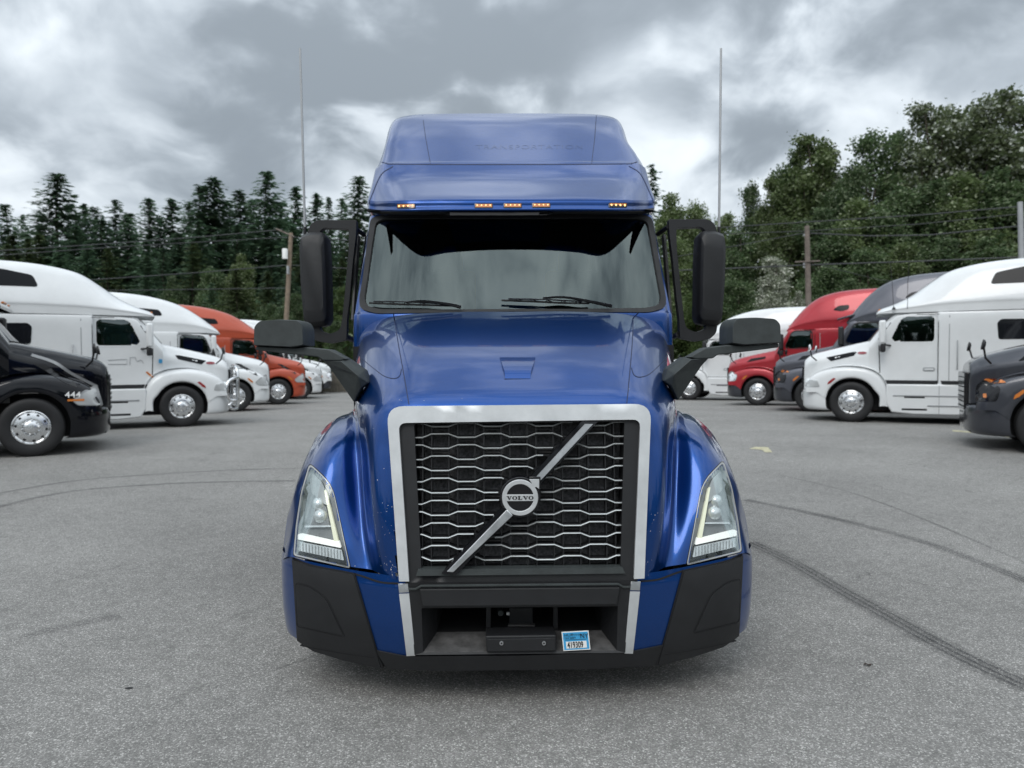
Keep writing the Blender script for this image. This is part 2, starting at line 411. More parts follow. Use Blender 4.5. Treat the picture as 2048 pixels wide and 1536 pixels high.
def empty(name, label, cat, loc=(0, 0, 0), rz=0, group=None, kind=None):
    o = bpy.data.objects.new(name, None); COL.objects.link(o); o.location = loc; o.rotation_euler = (0, 0, rz); o.empty_display_size = .2
    if label: o['label'] = label
    if cat: o['category'] = cat
    if group: o['group'] = group
    if kind: o['kind'] = kind
    return o
def tag(o, label=None, cat=None, group=None, kind=None):
    if label: o['label'] = label
    if cat: o['category'] = cat
    if group: o['group'] = group
    if kind: o['kind'] = kind
    return o
def _unused(): pass
def sstep(a, b, x):
    t = min(1, max(0, (x - a) / (b - a))); return t * t * (3 - 2 * t)
GZ = [(-9, 0), (8, 0.0), (9.8, .06), (12, .10), (16, .09), (22, .03), (26, -.06), (33, -.15), (60, -.15)]
def gz(y):
    for (a, za), (b, zb) in zip(GZ, GZ[1:]):
        if y <= b: return za + (zb - za) * sstep(a, b, y) if y > a else za
    return GZ[-1][1]
# ================================================================== ground
def build_ground():
    ys = [-40, -20, -10, -6] + [(-4 + .5 * i) for i in range(60)] + [27 + i for i in range(0, 16, 2)] + [46, 60, 120, 300, 900]
    xs = [-900, -300, -100, -40, -20, -10, -5, 0, 5, 10, 20, 40, 100, 300, 900]
    V = [(x, y, gz(y)) for y in ys for x in xs]
    m, t, b = new_mat('old_asphalt')
    co = t.nodes.new('ShaderNodeTexCoord').outputs['Object']
    vo = t.nodes.new('ShaderNodeTexVoronoi'); vo.inputs['Scale'].default_value = 150; L(t, co, vo.inputs['Vector'])
    sp = t.nodes.new('ShaderNodeSeparateColor'); L(t, vo.outputs['Color'], sp.inputs[0])
    stone = ramp(t, sp.outputs[0], [(0, .145), (.5, .21), (.78, .26), (.93, .37), (1, .52)])
    fine = ramp(t, noise(t, co, 420, 3, .7), [(.3, .7), (.7, 1.25)])
    med = ramp(t, noise(t, co, 9, 6, .65), [(.3, .86), (.7, 1.12)])
    big = ramp(t, noise(t, co, .55, 5, .6), [(.3, .84), (.7, 1.12)])
    blot = ramp(t, noise(t, co, 2.1, 3, .5, 1.2), [(.26, .62), (.34, 1.0)])
    c = mixc(t, 1, stone, fine, 'MULTIPLY'); c = mixc(t, 1, c, med, 'MULTIPLY'); c = mixc(t, 1, c, big, 'MULTIPLY'); c = mixc(t, .5, c, mixc(t, 1, c, blot, 'MULTIPLY'))
    # hairline cracks
    cr = t.nodes.new('ShaderNodeTexVoronoi'); cr.feature = 'DISTANCE_TO_EDGE'; cr.inputs['Scale'].default_value = .33
    wv = t.nodes.new('ShaderNodeTexNoise'); wv.inputs['Scale'].default_value = 2.5; wv.inputs['Detail'].default_value = 8; L(t, co, wv.inputs['Vector'])
    va = t.nodes.new('ShaderNodeVectorMath'); va.operation = 'ADD'; L(t, co, va.inputs[0])
    vs = t.nodes.new('ShaderNodeVectorMath'); vs.operation = 'SCALE'; L(t, wv.outputs[1], vs.inputs[0]); vs.inputs['Scale'].default_value = .55; L(t, vs.outputs[0], va.inputs[1]); L(t, va.outputs[0], cr.inputs['Vector'])
    crk = ramp(t, cr.outputs['Distance'], [(0.0, .35), (.0016, 1.0)])
    gate = ramp(t, noise(t, co, .7, 2, .5), [(.58, 0.0), (.66, .8)])
    c = mixc(t, gate, c, mixc(t, 1, c, crk, 'MULTIPLY'))
    c = mixc(t, 1, c, (1.0, .975, .925), 'MULTIPLY')
    L(t, c, b.inputs['Base Color'])
    setp(b, Roughness=.82, Specular_IOR_Level=.35)
    h = math_n(t, 'ADD', math_n(t, 'MULTIPLY', vo.outputs['Distance'], -.6), math_n(t, 'MULTIPLY', noise(t, co, 260, 3, .6), .5))
    bn = t.nodes.new('ShaderNodeBump'); bn.inputs['Strength'].default_value = .75; bn.inputs['Distance'].default_value = .004
    L(t, h, bn.inputs['Height']); L(t, bn.outputs[0], b.inputs['Normal'])
    g = mesh_obj('ground', V, grid_faces(len(ys), len(xs)), m); g['kind'] = 'structure'
build_ground()

def ground_at(px, py):
    d = ray(px, py); t = .1
    z = 0.0
    for _ in range(12):
        t = (z - CP.z) / d.z; z = gz((CP + d * t).y)
    return CP + d * t
def ribbon(name, pts_px, w, m, lift=.004, kind='structure', n=8, wob=0):
    P = [ground_at(*p) for p in cmp2(pts_px, n)]
    V = []; 
    for i, p in enumerate(P):
        t = (P[min(i+1, len(P)-1)] - P[max(i-1, 0)]); t.z = 0; t.normalize(); q = Vector((-t.y, t.x, 0)) * w / 2
        for k in (-1, 1):
            v = p + q * k; V.append((v.x, v.y, gz(v.y) + lift))
    o = mesh_obj(name, V, [(2*i, 2*i + 1, 2*i + 3, 2*i + 2) for i in range(len(P) - 1)], m)
    me = o.data; uv = me.uv_layers.new(name='uv'); acc = [0]
    for a, b in zip(P, P[1:]): acc.append(acc[-1] + (b - a).length)
    for lp in me.loops:
        vi = lp.vertex_index; uv.data[lp.index].uv = (vi % 2, acc[vi // 2])
    o['kind'] = kind; return o
def skid_mat(name, dens, tread=True):
    m = bpy.data.materials.new(name); m.use_nodes = True; t = m.node_tree; b = t.nodes['Principled BSDF']
    setp(b, Base_Color=(.028, .028, .03), Roughness=.7)
    uv = t.nodes.new('ShaderNodeUVMap').outputs[0]; co = t.nodes.new('ShaderNodeTexCoord').outputs['Object']
    sep = t.nodes.new('ShaderNodeSeparateXYZ'); L(t, uv, sep.inputs[0])
    e = math_n(t, 'MULTIPLY', sep.outputs[0], math_n(t, 'SUBTRACT', 1.0, sep.outputs[0])); e = math_n(t, 'MULTIPLY', e, 4.5, True)
    if tread:
        gr = math_n(t, 'SINE', math_n(t, 'MULTIPLY', sep.outputs[0], 28.0)); gr = ramp(t, gr, [(.1, .45), (.5, 1.0)])
        e = math_n(t, 'MULTIPLY', e, gr)
    n1 = ramp(t, noise(t, co, 170, 3, .7), [(.42, .15), (.58, 1.0)]); n2 = ramp(t, noise(t, co, 1.3, 3, .6), [(.3, .35), (.65, 1.0)])
    a = math_n(t, 'MULTIPLY', math_n(t, 'MULTIPLY', math_n(t, 'MULTIPLY', e, n1), n2), dens, True)
    L(t, a, b.inputs['Alpha']); return m
sk1 = skid_mat('tyre_mark', .9); sk2 = skid_mat('tyre_mark_heavy', 1.0); sk3 = skid_mat('tyre_mark_faint', .7)
ribbon('tyre_mark', [(1490, 1000), (1600, 1022), (1720, 1050), (1850, 1085), (1960, 1125), (2060, 1165)], .17, sk1, .004)
ribbon('tyre_mark', [(1500, 1085), (1590, 1128), (1680, 1180), (1780, 1235), (1880, 1290), (1970, 1335), (2070, 1380)], .23, sk2, .004)
ribbon('tyre_mark', [(1560, 950), (1700, 985), (1850, 1040), (2060, 1130)], .05, sk3, .004)
ribbon('tyre_mark', [(-20, 1018), (130, 985), (300, 970), (450, 964), (590, 962)], .15, sk1, .004)
ribbon('tyre_mark', [(-20, 990), (150, 962), (330, 948), (480, 940), (600, 937)], .12, sk1, .004)
ribbon('oil_stain', [(50, 1275), (110, 1258), (190, 1242), (240, 1232)], .16, sk3, .004)
mk = mat('worn_road_paint', (.46, .43, .29), .8, var=.4, vscale=12)
def flat(name, polys, m, lift=.004):
    V = []; F = []
    for pl in polys:
        o = len(V); V += [(p.x, p.y, gz(p.y) + lift) for p in (ground_at(*q) for q in pl)]; F.append(tuple(range(o, len(V))))
    o = mesh_obj(name, V, F, m, smooth=False); o['kind'] = 'structure'; return o
flat('painted_arrow', [[(1510, 894), (1536, 894.5), (1545, 905), (1530, 905), (1524, 900), (1498, 898)]], mk)
flat('parking_line', [[(1905, 860), (1966, 865), (1966, 868), (1905, 863)]], mk)
flat('parking_line', [[(1990, 868), (2050, 875), (2050, 880), (1990, 871)]], mk)

# ================================================================== the blue truck
truck = empty('blue_semi_truck', 'blue metallic semi truck facing the camera with an open honeycomb grille in a silver frame', 'truck')
def bvh_of(A):
    nr, nc, _ = A.shape; V = [Vector(p) for p in A.reshape(-1, 3)]
    return BVHTree.FromPolygons(V, grid_faces(nr, nc))
def grid_obj(A, name, m, parent, cut=None, thick=0, sub=0):
    nr, nc, _ = A.shape; V = A.reshape(-1, 3); F = grid_faces(nr, nc)
    if cut: F = [f for f in F if not cut(Vector(V[list(f)].mean(axis=0)))]
    used = sorted({i for f in F for i in f}); mp = {u: k for k, u in enumerate(used)}
    o = mesh_obj(name, [V[u] for u in used], [tuple(mp[i] for i in f) for f in F], m, parent, sub=sub)
    if not sub: o.data.set_sharp_from_angle(angle=R(80))
    if thick:
        s = o.modifiers.new('solid', 'SOLIDIFY'); s.thickness = thick; s.offset = 0
    return o
# ---- hood and fenders
HG = [
 [(0,1.33,2.02),(-.38,1.335,2.02),(-.77,1.38,2.00),(-.98,1.46,1.93),(-1.07,1.52,1.75),(-1.075,1.5,1.45),(-1.09,1.5,1.36),(-1.150,1.5,1.30),(-1.226,1.5,1.18),(-1.256,1.5,1.02)],
 [(0,.95,1.885),(-.36,.95,1.885),(-.71,.98,1.87),(-.90,1.05,1.79),(-.99,1.12,1.62),(-1.00,1.15,1.44),(-1.03,1.13,1.385),(-1.110,1.1,1.35),(-1.216,1.1,1.25),(-1.261,1.12,1.12)],
 [(0,.62,1.745),(-.34,.62,1.745),(-.66,.65,1.73),(-.83,.72,1.65),(-.925,.82,1.52),(-.945,.85,1.40),(-.99,.85,1.375),(-1.08,.83,1.33),(-1.200,.83,1.20),(-1.266,.88,1.05)],
 [(0,.38,1.61),(-.33,.38,1.61),(-.61,.40,1.60),(-.78,.47,1.53),(-.88,.60,1.45),(-.905,.68,1.36),(-.965,.66,1.335),(-1.07,.62,1.27),(-1.200,.66,1.12),(-1.271,.75,.97)],
 [(0,.21,1.48),(-.33,.21,1.48),(-.60,.22,1.475),(-.75,.29,1.43),(-.84,.45,1.37),(-.88,.56,1.28),(-.945,.50,1.27),(-1.05,.46,1.19),(-1.190,.50,1.02),(-1.274,.62,.87)],
 [(0,.17,1.26),(-.33,.17,1.26),(-.655,.17,1.27),(-.745,.22,1.26),(-.815,.38,1.24),(-.86,.48,1.17),(-.93,.40,1.15),(-1.04,.36,1.07),(-1.175,.42,.90),(-1.278,.57,.78)],
 [(0,.12,1.03),(-.33,.12,1.03),(-.645,.12,1.03),(-.725,.16,1.03),(-.79,.30,1.02),(-.83,.38,.98),(-.90,.31,.96),(-1.02,.28,.90),(-1.175,.35,.80),(-1.278,.53,.70)],
 [(0,.09,.84),(-.33,.09,.84),(-.605,.09,.84),(-.69,.12,.83),(-.75,.21,.82),(-.79,.26,.80),(-.86,.235,.79),(-1.0,.24,.77),(-1.175,.31,.735),(-1.278,.50,.66)],
 [(0,.07,.64),(-.33,.07,.64),(-.57,.07,.64),(-.65,.10,.645),(-.71,.16,.655),(-.75,.19,.66),(-.83,.195,.67),(-1.0,.22,.69),(-1.175,.29,.70),(-1.278,.48,.625)],
]
HGf = mirror_cols(HG)
HA = surf(HGf, 12, 9)
hood_bvh = bvh_of(HA)
HL = [(620, 927), (650, 950), (664, 972), (684, 1040), (701, 1137), (588, 1111), (593, 1050), (603, 985)]   # headlight outline
def mir_px(P):      # mirror a pixel outline on the truck's left to its right, through the hood surface
    out = []
    for p in P:
        h = hood_bvh.ray_cast(CP, ray(*p)); q = h[0] if h[0] is not None else at(*p, .35)
        out.append(project(Vector((-q.x, q.y, q.z))))
    return out
HLs = fillet([(620, 927), (664, 968), (701, 1137), (588, 1111), (593, 1050), (603, 985)], [10, 34, 6, 6, 10, 10])
HLc = [((x - 645) * .955 + 645, (y - 1045) * .965 + 1045) for x, y in HLs]
HLm = mir_px(HLs); HLcm = mir_px(HLc)
def hood_cut(c):
    if abs(c.x) < .60 and c.z < 1.445 and c.y < .3: return True
    if c.y < .7:
        p = project(c)
        if inpoly(p[0], p[1], HLc if c.x < 0 else HLcm): return True
    return False
hood = grid_obj(HA, 'hood', M['blue'], truck, hood_cut)
# rear closing bulkhead under the hood and the wheel housings, so that nothing shows through
mb = MB(); mb.box((0, .95, 1.0), (1.5, .9, .9)); mb.box((0, 1.4, 1.35), (2.1, .1, .9)); mb.build('engine_bay', M['dark'], truck, smooth=False)
both(panel(seam(cmp2([(787, 628), (797, 690), (806, 740), (818, 809)])), hood_bvh, .0015, .004, 12), 'hood_seam', M['seamb'], truck)
both(panel(seam(cmp2([(722, 716), (745, 735), (768, 752), (788, 757), (799, 752), (803, 738)]), 1.4), hood_bvh, .0015, .004, 12), 'hood_seam', M['seamb'], truck)
# scoop nozzle on the hood
def hp_(px, py, lift):
    h = hood_bvh.ray_cast(CP, ray(px, py)); n = h[1] if h[1].z > 0 else -h[1]; return h[0] + n * lift
rows_ = []
for py, xa, xb, lf in ((715, 999, 1071, .001), (724, 1002, 1069, .007), (735, 1005, 1066, .015), (744, 1008, 1063, .016), (747, 1009, 1062, .016), (755, 1010, 1061, .006), (758, 1010, 1061, .0)):
    rows_.append([hp_(xa + (xb - xa) * k / 8, py, lf) for k in range(9)])
V = [v for r in rows_ for v in r]; nr_ = len(rows_); F = grid_faces(nr_, 9); base_ = len(V)
for side_ in (0, 8):        # side walls down to the hood
    low = [hp_(*project(rows_[k][side_]), -.003) for k in range(nr_)]; o_ = len(V); V += low
    F += [(k * 9 + side_, (k + 1) * 9 + side_, o_ + k + 1, o_ + k) for k in range(nr_ - 1)]
mesh_obj('hood_scoop', V, F, M['blue'], truck, angle=30)
panel(seam([(1009, 758), (1061, 757)], 1.6), hood_bvh, .001, .004, 9).build('scoop_seam', M['dark'], truck)
# ---- headlights
bez = panel(HLs, hood_bvh, .004, .03, 9, holes=[HLc]); both(bez, 'headlight_bezel', M['lampmid'], truck, bevel=.003)
gap = panel([((x - 645) * 1.035 + 645, (y - 1045) * 1.025 + 1045) for x, y in HLs], hood_bvh, .0015, .008, 9, holes=[HLs]); both(gap, 'headlight_seal', M['gloss_black'], truck)
def moved(mb, dy):
    m = MB(); m.V = [v + Vector((0, dy, 0)) for v in mb.V]; m.F = mb.F; return m
lens_mb = panel([((x - 645) * .965 + 645, (y - 1045) * .972 + 1045) for x, y in HLs], hood_bvh, .003, .003, 12)
for side in (0, 1):
    hl = empty('headlight', None, None); hl.parent = truck
    fx = (lambda q: q) if side == 0 else (lambda q: q.mirror())
    fx(lens_mb).build('lens', M['lens'], hl)
    def inner(name, poly, depth, m, thick=.02, step=10, bev=0, hl=hl, fx=fx):
        # build at the surface then shift back along y and re-scale to keep the outline
        V, F = tri2d(poly, [], step)
        P = []
        for v in V:
            d = ray(v.x, v.y); h = hood_bvh.ray_cast(CP, d); q = h[0] if h[0] is not None else at(v.x, v.y, .3)
            P.append(CP + (q - CP) * (1 + .5 * depth / (q - CP).length))
        n = len(V); e = Vector((0, thick, 0)); W = P + [p + e for p in P]
        cnt = set(); FF = list(F) + [tuple(i + n for i in reversed(f)) for f in F]
        for f in F:
            for a, b in zip(f, f[1:] + f[:1]): cnt.add((a, b))
        for (a, b) in cnt:
            if (b, a) not in cnt: FF.append((b, a, a + n, b + n))
        q = MB(); q.add(W, FF); return fx(q).build(name, m, hl, bevel=bev)
    inner('housing', [((x - 645) * 1.02 + 645, (y - 1045) * 1.02 + 1045) for x, y in HLs], .10, M['lampgrey'], .01, 12)
    inner('inner_panel', fillet([(624, 945), (645, 966), (662, 1010), (650, 1010), (622, 985)], 6), .055, M['lampmid'], .02, 10, .004)
    inner('inner_frame', fillet([(602, 1002), (612, 996), (606, 1040), (599, 1062), (594, 1060)], 3), .045, M['lampmid'], .02, 10, .003)
    inner('daylight_strip', fillet([(648, 980), (653, 984), (677, 1083), (668, 1083)], 2), .025, M['drly'], .02, 10, .003)
    inner('daylight_strip', fillet([(595, 1069), (603, 1068), (668, 1083), (678, 1082), (682, 1096), (596, 1079)], 2), .022, M['drl'], .02, 10, .003)
    inner('low_lamp_frame', fillet([(594, 1080), (683, 1098), (690, 1127), (592, 1106)], 3), .045, M['gloss_black'], .02, 10, .003)
    inner('turn_lamp', fillet([(597, 1083), (683, 1100), (688, 1121), (597, 1101)], 2), .030, M['lampwhite'], .015, 7, .002)
    for k in range(14):
        u = k / 14; x0 = 598 + 88 * u; y0_ = 1085 + 17 * u
        inner('lamp_rib', [(x0, y0_), (x0 + 1.6, y0_ + .3), (x0 + 2.2, y0_ + 18), (x0 + .6, y0_ + 17.6)], .024, M['lampmid'], .006, 20)
    inner('reflector', fillet([(608, 1004), (652, 1012), (660, 1052), (612, 1053)], 5), .075, M['lampgrey'], .01, 10, .003)
    inner('reflector_edge', fillet([(609, 1051), (661, 1051), (662, 1054), (609, 1055)], 1), .05, M['lampwhite'], .01, 10)
    for (px, py, rr) in ((634, 1012, .034), (638, 1037, .036)):
        h = hood_bvh.ray_cast(CP, ray(px, py))[0]; c = h + Vector((0, .034, 0))
        q = MB().lathe([(0, -.022), (rr*.5, -.019), (rr*.85, -.010), (rr, 0), (rr*1.1, .004), (rr*1.12, .03)], c, (0, 1, 0), 24)
        fx(q).build('projector', M['lampwhite'], hl)
# ---- grille
GY = .135   # depth of the grille plane
GO = fillet([(773, 813), (1303, 808), (1288, 1158), (798, 1164)], [34, 34, 0, 0], 6)
GI = fillet([(797, 846), (1281, 839), (1268, 1166), (818, 1172)], [16, 16, 0, 0], 5)
def gface(poly, y, thick, holes=(), step=30, lean=True):
    V, F = tri2d(poly, list(holes), step); P = []
    for v in V:
        yy = y
        for _ in range(3):
            q = at(v.x, v.y, yy); yy = y + (q.z - .64) * .125 if lean else y
        P.append(at(v.x, v.y, yy))
    n = len(V); e = Vector((0, thick, 0)); W = P + [p + e for p in P]; cnt = set()
    FF = list(F) + [tuple(i + n for i in reversed(f)) for f in F]
    for f in F:
        for a, b in zip(f, f[1:] + f[:1]): cnt.add((a, b))
    for (a, b) in cnt:
        if (b, a) not in cnt: FF.append((b, a, a + n, b + n))
    q = MB(); q.add(W, FF); return q
GOo = GO; HoleF = fillet([(797, 846), (1281, 839), (1266, 1190), (820, 1196)], [16, 16, 0, 0], 5)
# the frame is open at its bottom: three sides in one outline
fr_poly = GO[:-2] + [(1289, 1157), (1268, 1158)] + list(reversed([(x, y) for x, y in fillet([(797, 846), (1281, 839), (1268, 1158), (818, 1163)], [16, 16, 0, 0], 5)[:-2]])) + [(818, 1163), (798, 1163)]
gface(fr_poly, .035, .022, step=26).build('grille_frame', M['silver'], truck, bevel=.008, bseg=3)
gr = empty('grille', None, None); gr.parent = truck
gface([(794, 843), (1284, 836), (1271, 1160), (815, 1165)], .19, .01, step=60).build('radiator', mat('radiator_mesh', (.22, .215, .22), .85, var=.6, vscale=70, bump=.9, bscale=260), gr)
ib = fillet([(828, 848), (1249, 843), (1241, 1141), (843, 1146)], 4)
gface([(790, 836), (1288, 830), (1275, 1162), (811, 1167)], .058, .13, holes=[ib], step=40).build('surround', M['plastic'], gr, bevel=.004)
gface([(836, 1139), (1245, 1135), (1251, 1147), (832, 1152)], .04, .06, step=40).build('sill', M['plastic2'], gr, bevel=.003)
ztop = 1.7 - (853 - 722) / 408; 
gz0 = at(1036, 849, .16).z; gz1 = at(1036, 1137, .10).z
PER = .259; AMP = .0086
def gy(z): return .085 + (z - .64) * .125
# diagonal edges in world terms (x as function of z) for trimming the bars
dA = at(903, 1146, .08); dB = at(1168, 846, .16)
def diag_x(z): return dA.x + (dB.x - dA.x) * (z - dA.z) / (dB.z - dA.z)
em = at(1040, 993, .08)
def wave(x, k):
    u = (x / PER) % 1.0; s = 1 if k % 2 == 0 else -1
    u = min(u, 1 - u)            # 0 at centre .. .5
    v = 1 - 2 * sstep(.165, .335, u) if False else (1 if u < .165 else (-1 if u > .335 else 1 - 2 * (u - .165) / .17))
    return s * v * AMP
NB = 14
for k in range(NB):
    z0 = gz0 + (gz1 - gz0) * k / (NB - 1)
    xl = at(829 + 15 * k / 13, 1000, gy(z0)).x; xr = at(1248 - 7 * k / 13, 1000, gy(z0)).x
    brk = sorted({xl, xr} | {PER * (i + f) for i in range(-3, 4) for f in (.165, .335, .665, .835) if xl < PER * (i + f) < xr})
    segs = []
    xd = diag_x(z0); gaps = [(xd - .052, xd + .052)]
    if abs(z0 - em.z) < .10: hw = math.sqrt(max(.0, .108**2 - (z0 - em.z)**2)); gaps.append((em.x - hw, em.x + hw))
    gl = min(g[0] for g in gaps); grr = max(g[1] for g in gaps)
    for (a, b) in ((xl, gl), (grr, xr)):
        if b - a < .02: continue
        xs = [a] + [x for x in brk if a < x < b] + [b]
        mb = MB(); W = []
        for x in xs:
            z = z0 + wave(x, k); y = gy(z)
            W.append([(x, y, z - .0036), (x, y - .010, z - .0036), (x, y - .014, z), (x, y - .010, z + .0036), (x, y, z + .0036)])
        V = [p for r in W for p in r]; n = len(W)
        F = [(i*5 + j, i*5 + (j+1) % 5, (i+1)*5 + (j+1) % 5, (i+1)*5 + j) for i in range(n-1) for j in range(5)] + [(0, 1, 2, 3, 4), tuple((n-1)*5 + j for j in (4, 3, 2, 1, 0))]
        mb.add(V, F); mb.build('grille_bar', M['barsil'], gr, angle=20)
# black honeycomb lattice behind the bars: each cell a dark frame with depth
mb = MB()
for k in range(NB):
    z0 = gz0 + (gz1 - gz0) * k / (NB - 1); xs = [-.52 + .013 * i for i in range(81)]
    xs = [x for x in xs if at(828, 1000, .1).x < x < at(1249, 1000, .1).x]
    for a, b in zip(xs, xs[1:]):
        za = z0 + wave(a, k); zb = z0 + wave(b, k); y = gy(z0) + .001
        mb.add([(a, y, za - .005), (b, y, zb - .005), (b, y, zb + .005), (a, y, za + .005), (a, y + .05, za - .005), (b, y + .05, zb - .005), (b, y + .05, zb + .005), (a, y + .05, za + .005)],
               [(0, 1, 2, 3), (3, 2, 6, 7), (0, 4, 5, 1)])
    if k < NB - 1:
        z1 = gz0 + (gz1 - gz0) * (k + 1) / (NB - 1)
        for i in range(-3, 4):
            for f in (.165, .335, .665, .835):
                x = PER * (i + f)
                if not (at(830, 1000, .1).x < x < at(1247, 1000, .1).x): continue
                zt = z0 + wave(x, k); zb = z1 + wave(x, k + 1)
                mb.box((x, gy(z0) + .028, (zt + zb) / 2), (.007, .05, abs(zt - zb)))
        # horizontal louvre in the narrow cells
        for i in range(-3, 4):
            c = PER * (i + (.5 if k % 2 == 0 else 0))
            if at(840, 1000, .1).x < c < at(1240, 1000, .1).x: mb.box((c, gy(z0) + .03, (z0 + z1) / 2), (PER * .30, .03, .005))
lt = mb.build('lattice', M['plastic'], gr, smooth=False); lt['kind'] = 'stuff'
# diagonal bar
gface([(883, 1147), (1163, 843), (1196, 843), (1190, 849), (912, 1150)], .022, .035, step=40).build('diagonal_bar_base', M['gloss_black'], gr, bevel=.004)
gface([(893, 1144), (1014, 1019), (1026, 1031), (906, 1145)], .012, .02, step=40).build('diagonal_bar', M['alu'], gr, bevel=.003)
gface([(1073, 953), (1170, 848), (1186, 848), (1081, 961)], .012, .02, step=40).build('diagonal_bar', M['alu'], gr, bevel=.003)
# round badge
bd = empty('badge', None, None); bd.parent = truck
px2m = 1 / 406.0
by = .075
cc = at(1040, 994, by)
def disc(r0, r1, y0_, y1, name, m, n=56):
    q = MB()
    if r0 > 0: q.lathe([(r0, y1), (r0, y0_ + .002), (r0 + .002, y0_), (r1 - .002, y0_), (r1, y0_ + .002), (r1, y1)], (cc.x, 0, cc.z), (0, 1, 0), n)
    else: q.lathe([(0, y0_), (r1 - .003, y0_), (r1, y0_ + .003), (r1, y1)], (cc.x, 0, cc.z), (0, 1, 0), n)
    return q.build(name, m, bd)
disc(0, .0985, by - .010, by + .05, 'badge_back', M['gloss_black'])
# corner of the backing behind the arrow
u = .0985
MB().prism([(cc.x + .045, by - .0095, cc.z + .1), (cc.x + .1, by - .0095, cc.z + .1), (cc.x + .1, by - .0095, cc.z + .035), (cc.x + .04, by - .0095, cc.z + .04)], (0, .05, 0)).build('badge_corner', M['gloss_black'], bd, bevel=.003)
disc(.066, .0875, by - .020, by, 'badge_ring', M['silver'])
MB().box((cc.x, by - .015, cc.z - .0005), (.140, .012, .031)).build('badge_band', M['silver'], bd, bevel=.001)
ar = [(.050, .050), (.058, .0635), (.047, .0885), (.0935, .0885), (.0935, .045), (.0745, .060), (.066, .046)]
ar = [(.060, .058), (.054, .0745), (.044, .0885), (.0925, .0885), (.0925, .042), (.078, .052), (.0665, .049)]
MB().prism([(cc.x + a, by - .0205, cc.z + b) for a, b in ar], (0, .018, 0)).build('badge_arrow', M['silver'], bd, bevel=.001)
# serif capitals
def letter(ch, x, z, w, h, y, mbx, sw=.42):
    st = w * .30; t = h * .13
    def q(p): mbx.prism([(x + a * w, y, z + b * h) for a, b in p], (0, .002, 0))
    if ch == 'V':
        q([(0.02, 1), (.36, 1), (.60, .30), (.62, 0), (.44, 0)]); q([(.60, .30), (.80, 1), (.92, 1), (.62, 0)]); q([(-.04, 1), (.44, 1), (.44, .88), (-.04, .88)]); q([(.66, 1), (1.02, 1), (1.02, .88), (.66, .88)])
    elif ch == 'L':
        q([(.16, 0), (.50, 0), (.50, 1), (.16, 1)]); q([(.02, 1), (.64, 1), (.64, .88), (.02, .88)]); q([(.02, 0), (.98, 0), (.98, .13), (.02, .13)]); q([(.84, 0), (.98, 0), (.98, .42), (.90, .42)])
    elif ch == 'O':
        n = 18; V = []; F = []
        for i in range(n):
            a = 2 * math.pi * i / n; V += [(x + w * (.5 + .50 * math.cos(a)), y, z + h * (.5 + .52 * math.sin(a))), (x + w * (.5 + .22 * math.cos(a)), y, z + h * (.5 + .40 * math.sin(a)))]
            F.append((2*i, 2*((i+1) % n), 2*((i+1) % n) + 1, 2*i + 1))
        mbx.add(V, F)
mb = MB(); lw = .0245
for i, ch in enumerate('VOLVO'): letter(ch, cc.x - .0645 + i * .0262, cc.z - .0095, lw * (1.0 if ch != 'L' else .92), .018, by - .0225, mb)
mb.build('badge_lettering', M['blacktext'], bd, smooth=False)

# ---- bumper
plan = [(0, .05), (-.30, .05), (-.57, .06), (-.75, .10), (-.93, .165), (-1.08, .225), (-1.175, .305), (-1.25, .41), (-1.285, .55), (-1.29, .78)]
rowsz = [(.09, .10, .95), (.16, .05, .975), (.225, .03, .988), (.30, .012, .995), (.42, .0, 1.0), (.56, .006, 1.003), (.605, .012, 1.0), (.66, .022, 1.0)]
BG = []
for z, dy, sx in rowsz:
    BG.append([(x * sx, y + dy, z + .052 * min(1, abs(x) / 1.1)**2 * (1 if z > .5 else .5)) for x, y in plan])
BA = surf(mirror_cols(BG), 6, 6); bump_bvh = bvh_of(BA)
xc = .50
for sg in (-1, 1): grid_obj(BA, 'bumper_end', M['blue'], truck, lambda c: c.x * sg < .515 or c.z < .235 + .03 * min(1, abs(c.x) / 1.1)**2 or c.z > .640 + .052 * min(1, abs(c.x) / 1.1)**2)
def bpan(poly, name, m, lift=.006, thick=.012, step=14, bev=.003, rnd=3, holes=(), parent=truck):
    q = panel(fillet(poly, rnd), bump_bvh, lift, thick, step, holes, y0=.25); return both(q, name, m, parent, bevel=bev)
bpan([(588, 1119), (625, 1133), (709, 1149), (764, 1334), (690, 1318), (630, 1300), (598, 1279)], 'corner_panel', M['plastic'], .013, .025)
bpan([(597, 1166), (622, 1172), (655, 1195), (690, 1268), (600, 1248)], 'corner_cover', M['plastic'], .0165, .01, rnd=[6, 10, 14, 6, 6])
q = panel(seam(fillet([(596, 1164), (622, 1170), (657, 1194), (693, 1272), (598, 1251)], [6, 10, 14, 6, 6]) + [(596, 1170)], 1.8), bump_bvh, .0145, .01, 9); both(q, 'cover_seam', M['dark'], truck)
q = panel(seam(cmp2([(708, 1146), (728, 1215), (752, 1298), (766, 1334)]), 4.5), bump_bvh, .009, .02, 10); both(q, 'panel_gap', M['dark'], truck)
q = panel(seam(cmp2([(604, 1288), (680, 1302), (750, 1312)]), 1.5), bump_bvh, .0145, .02, 10); both(q, 'panel_gap', M['dark'], truck)
q = panel(seam(cmp2([(586, 1117), (625, 1131), (710, 1148), (760, 1164), (798, 1167)]), 3.5), bump_bvh, .004, .012, 10); both(q, 'panel_gap', M['dark'], truck)
bpan([(797, 1167), (817, 1166), (819, 1184), (799, 1185)], 'bumper_trim', M['alu'], .010, .02, 8, .002, 0)
bpan([(799, 1187), (819, 1186), (831, 1309), (814, 1310)], 'bumper_trim', M['silver'], .010, .02, 12, .002, 0)
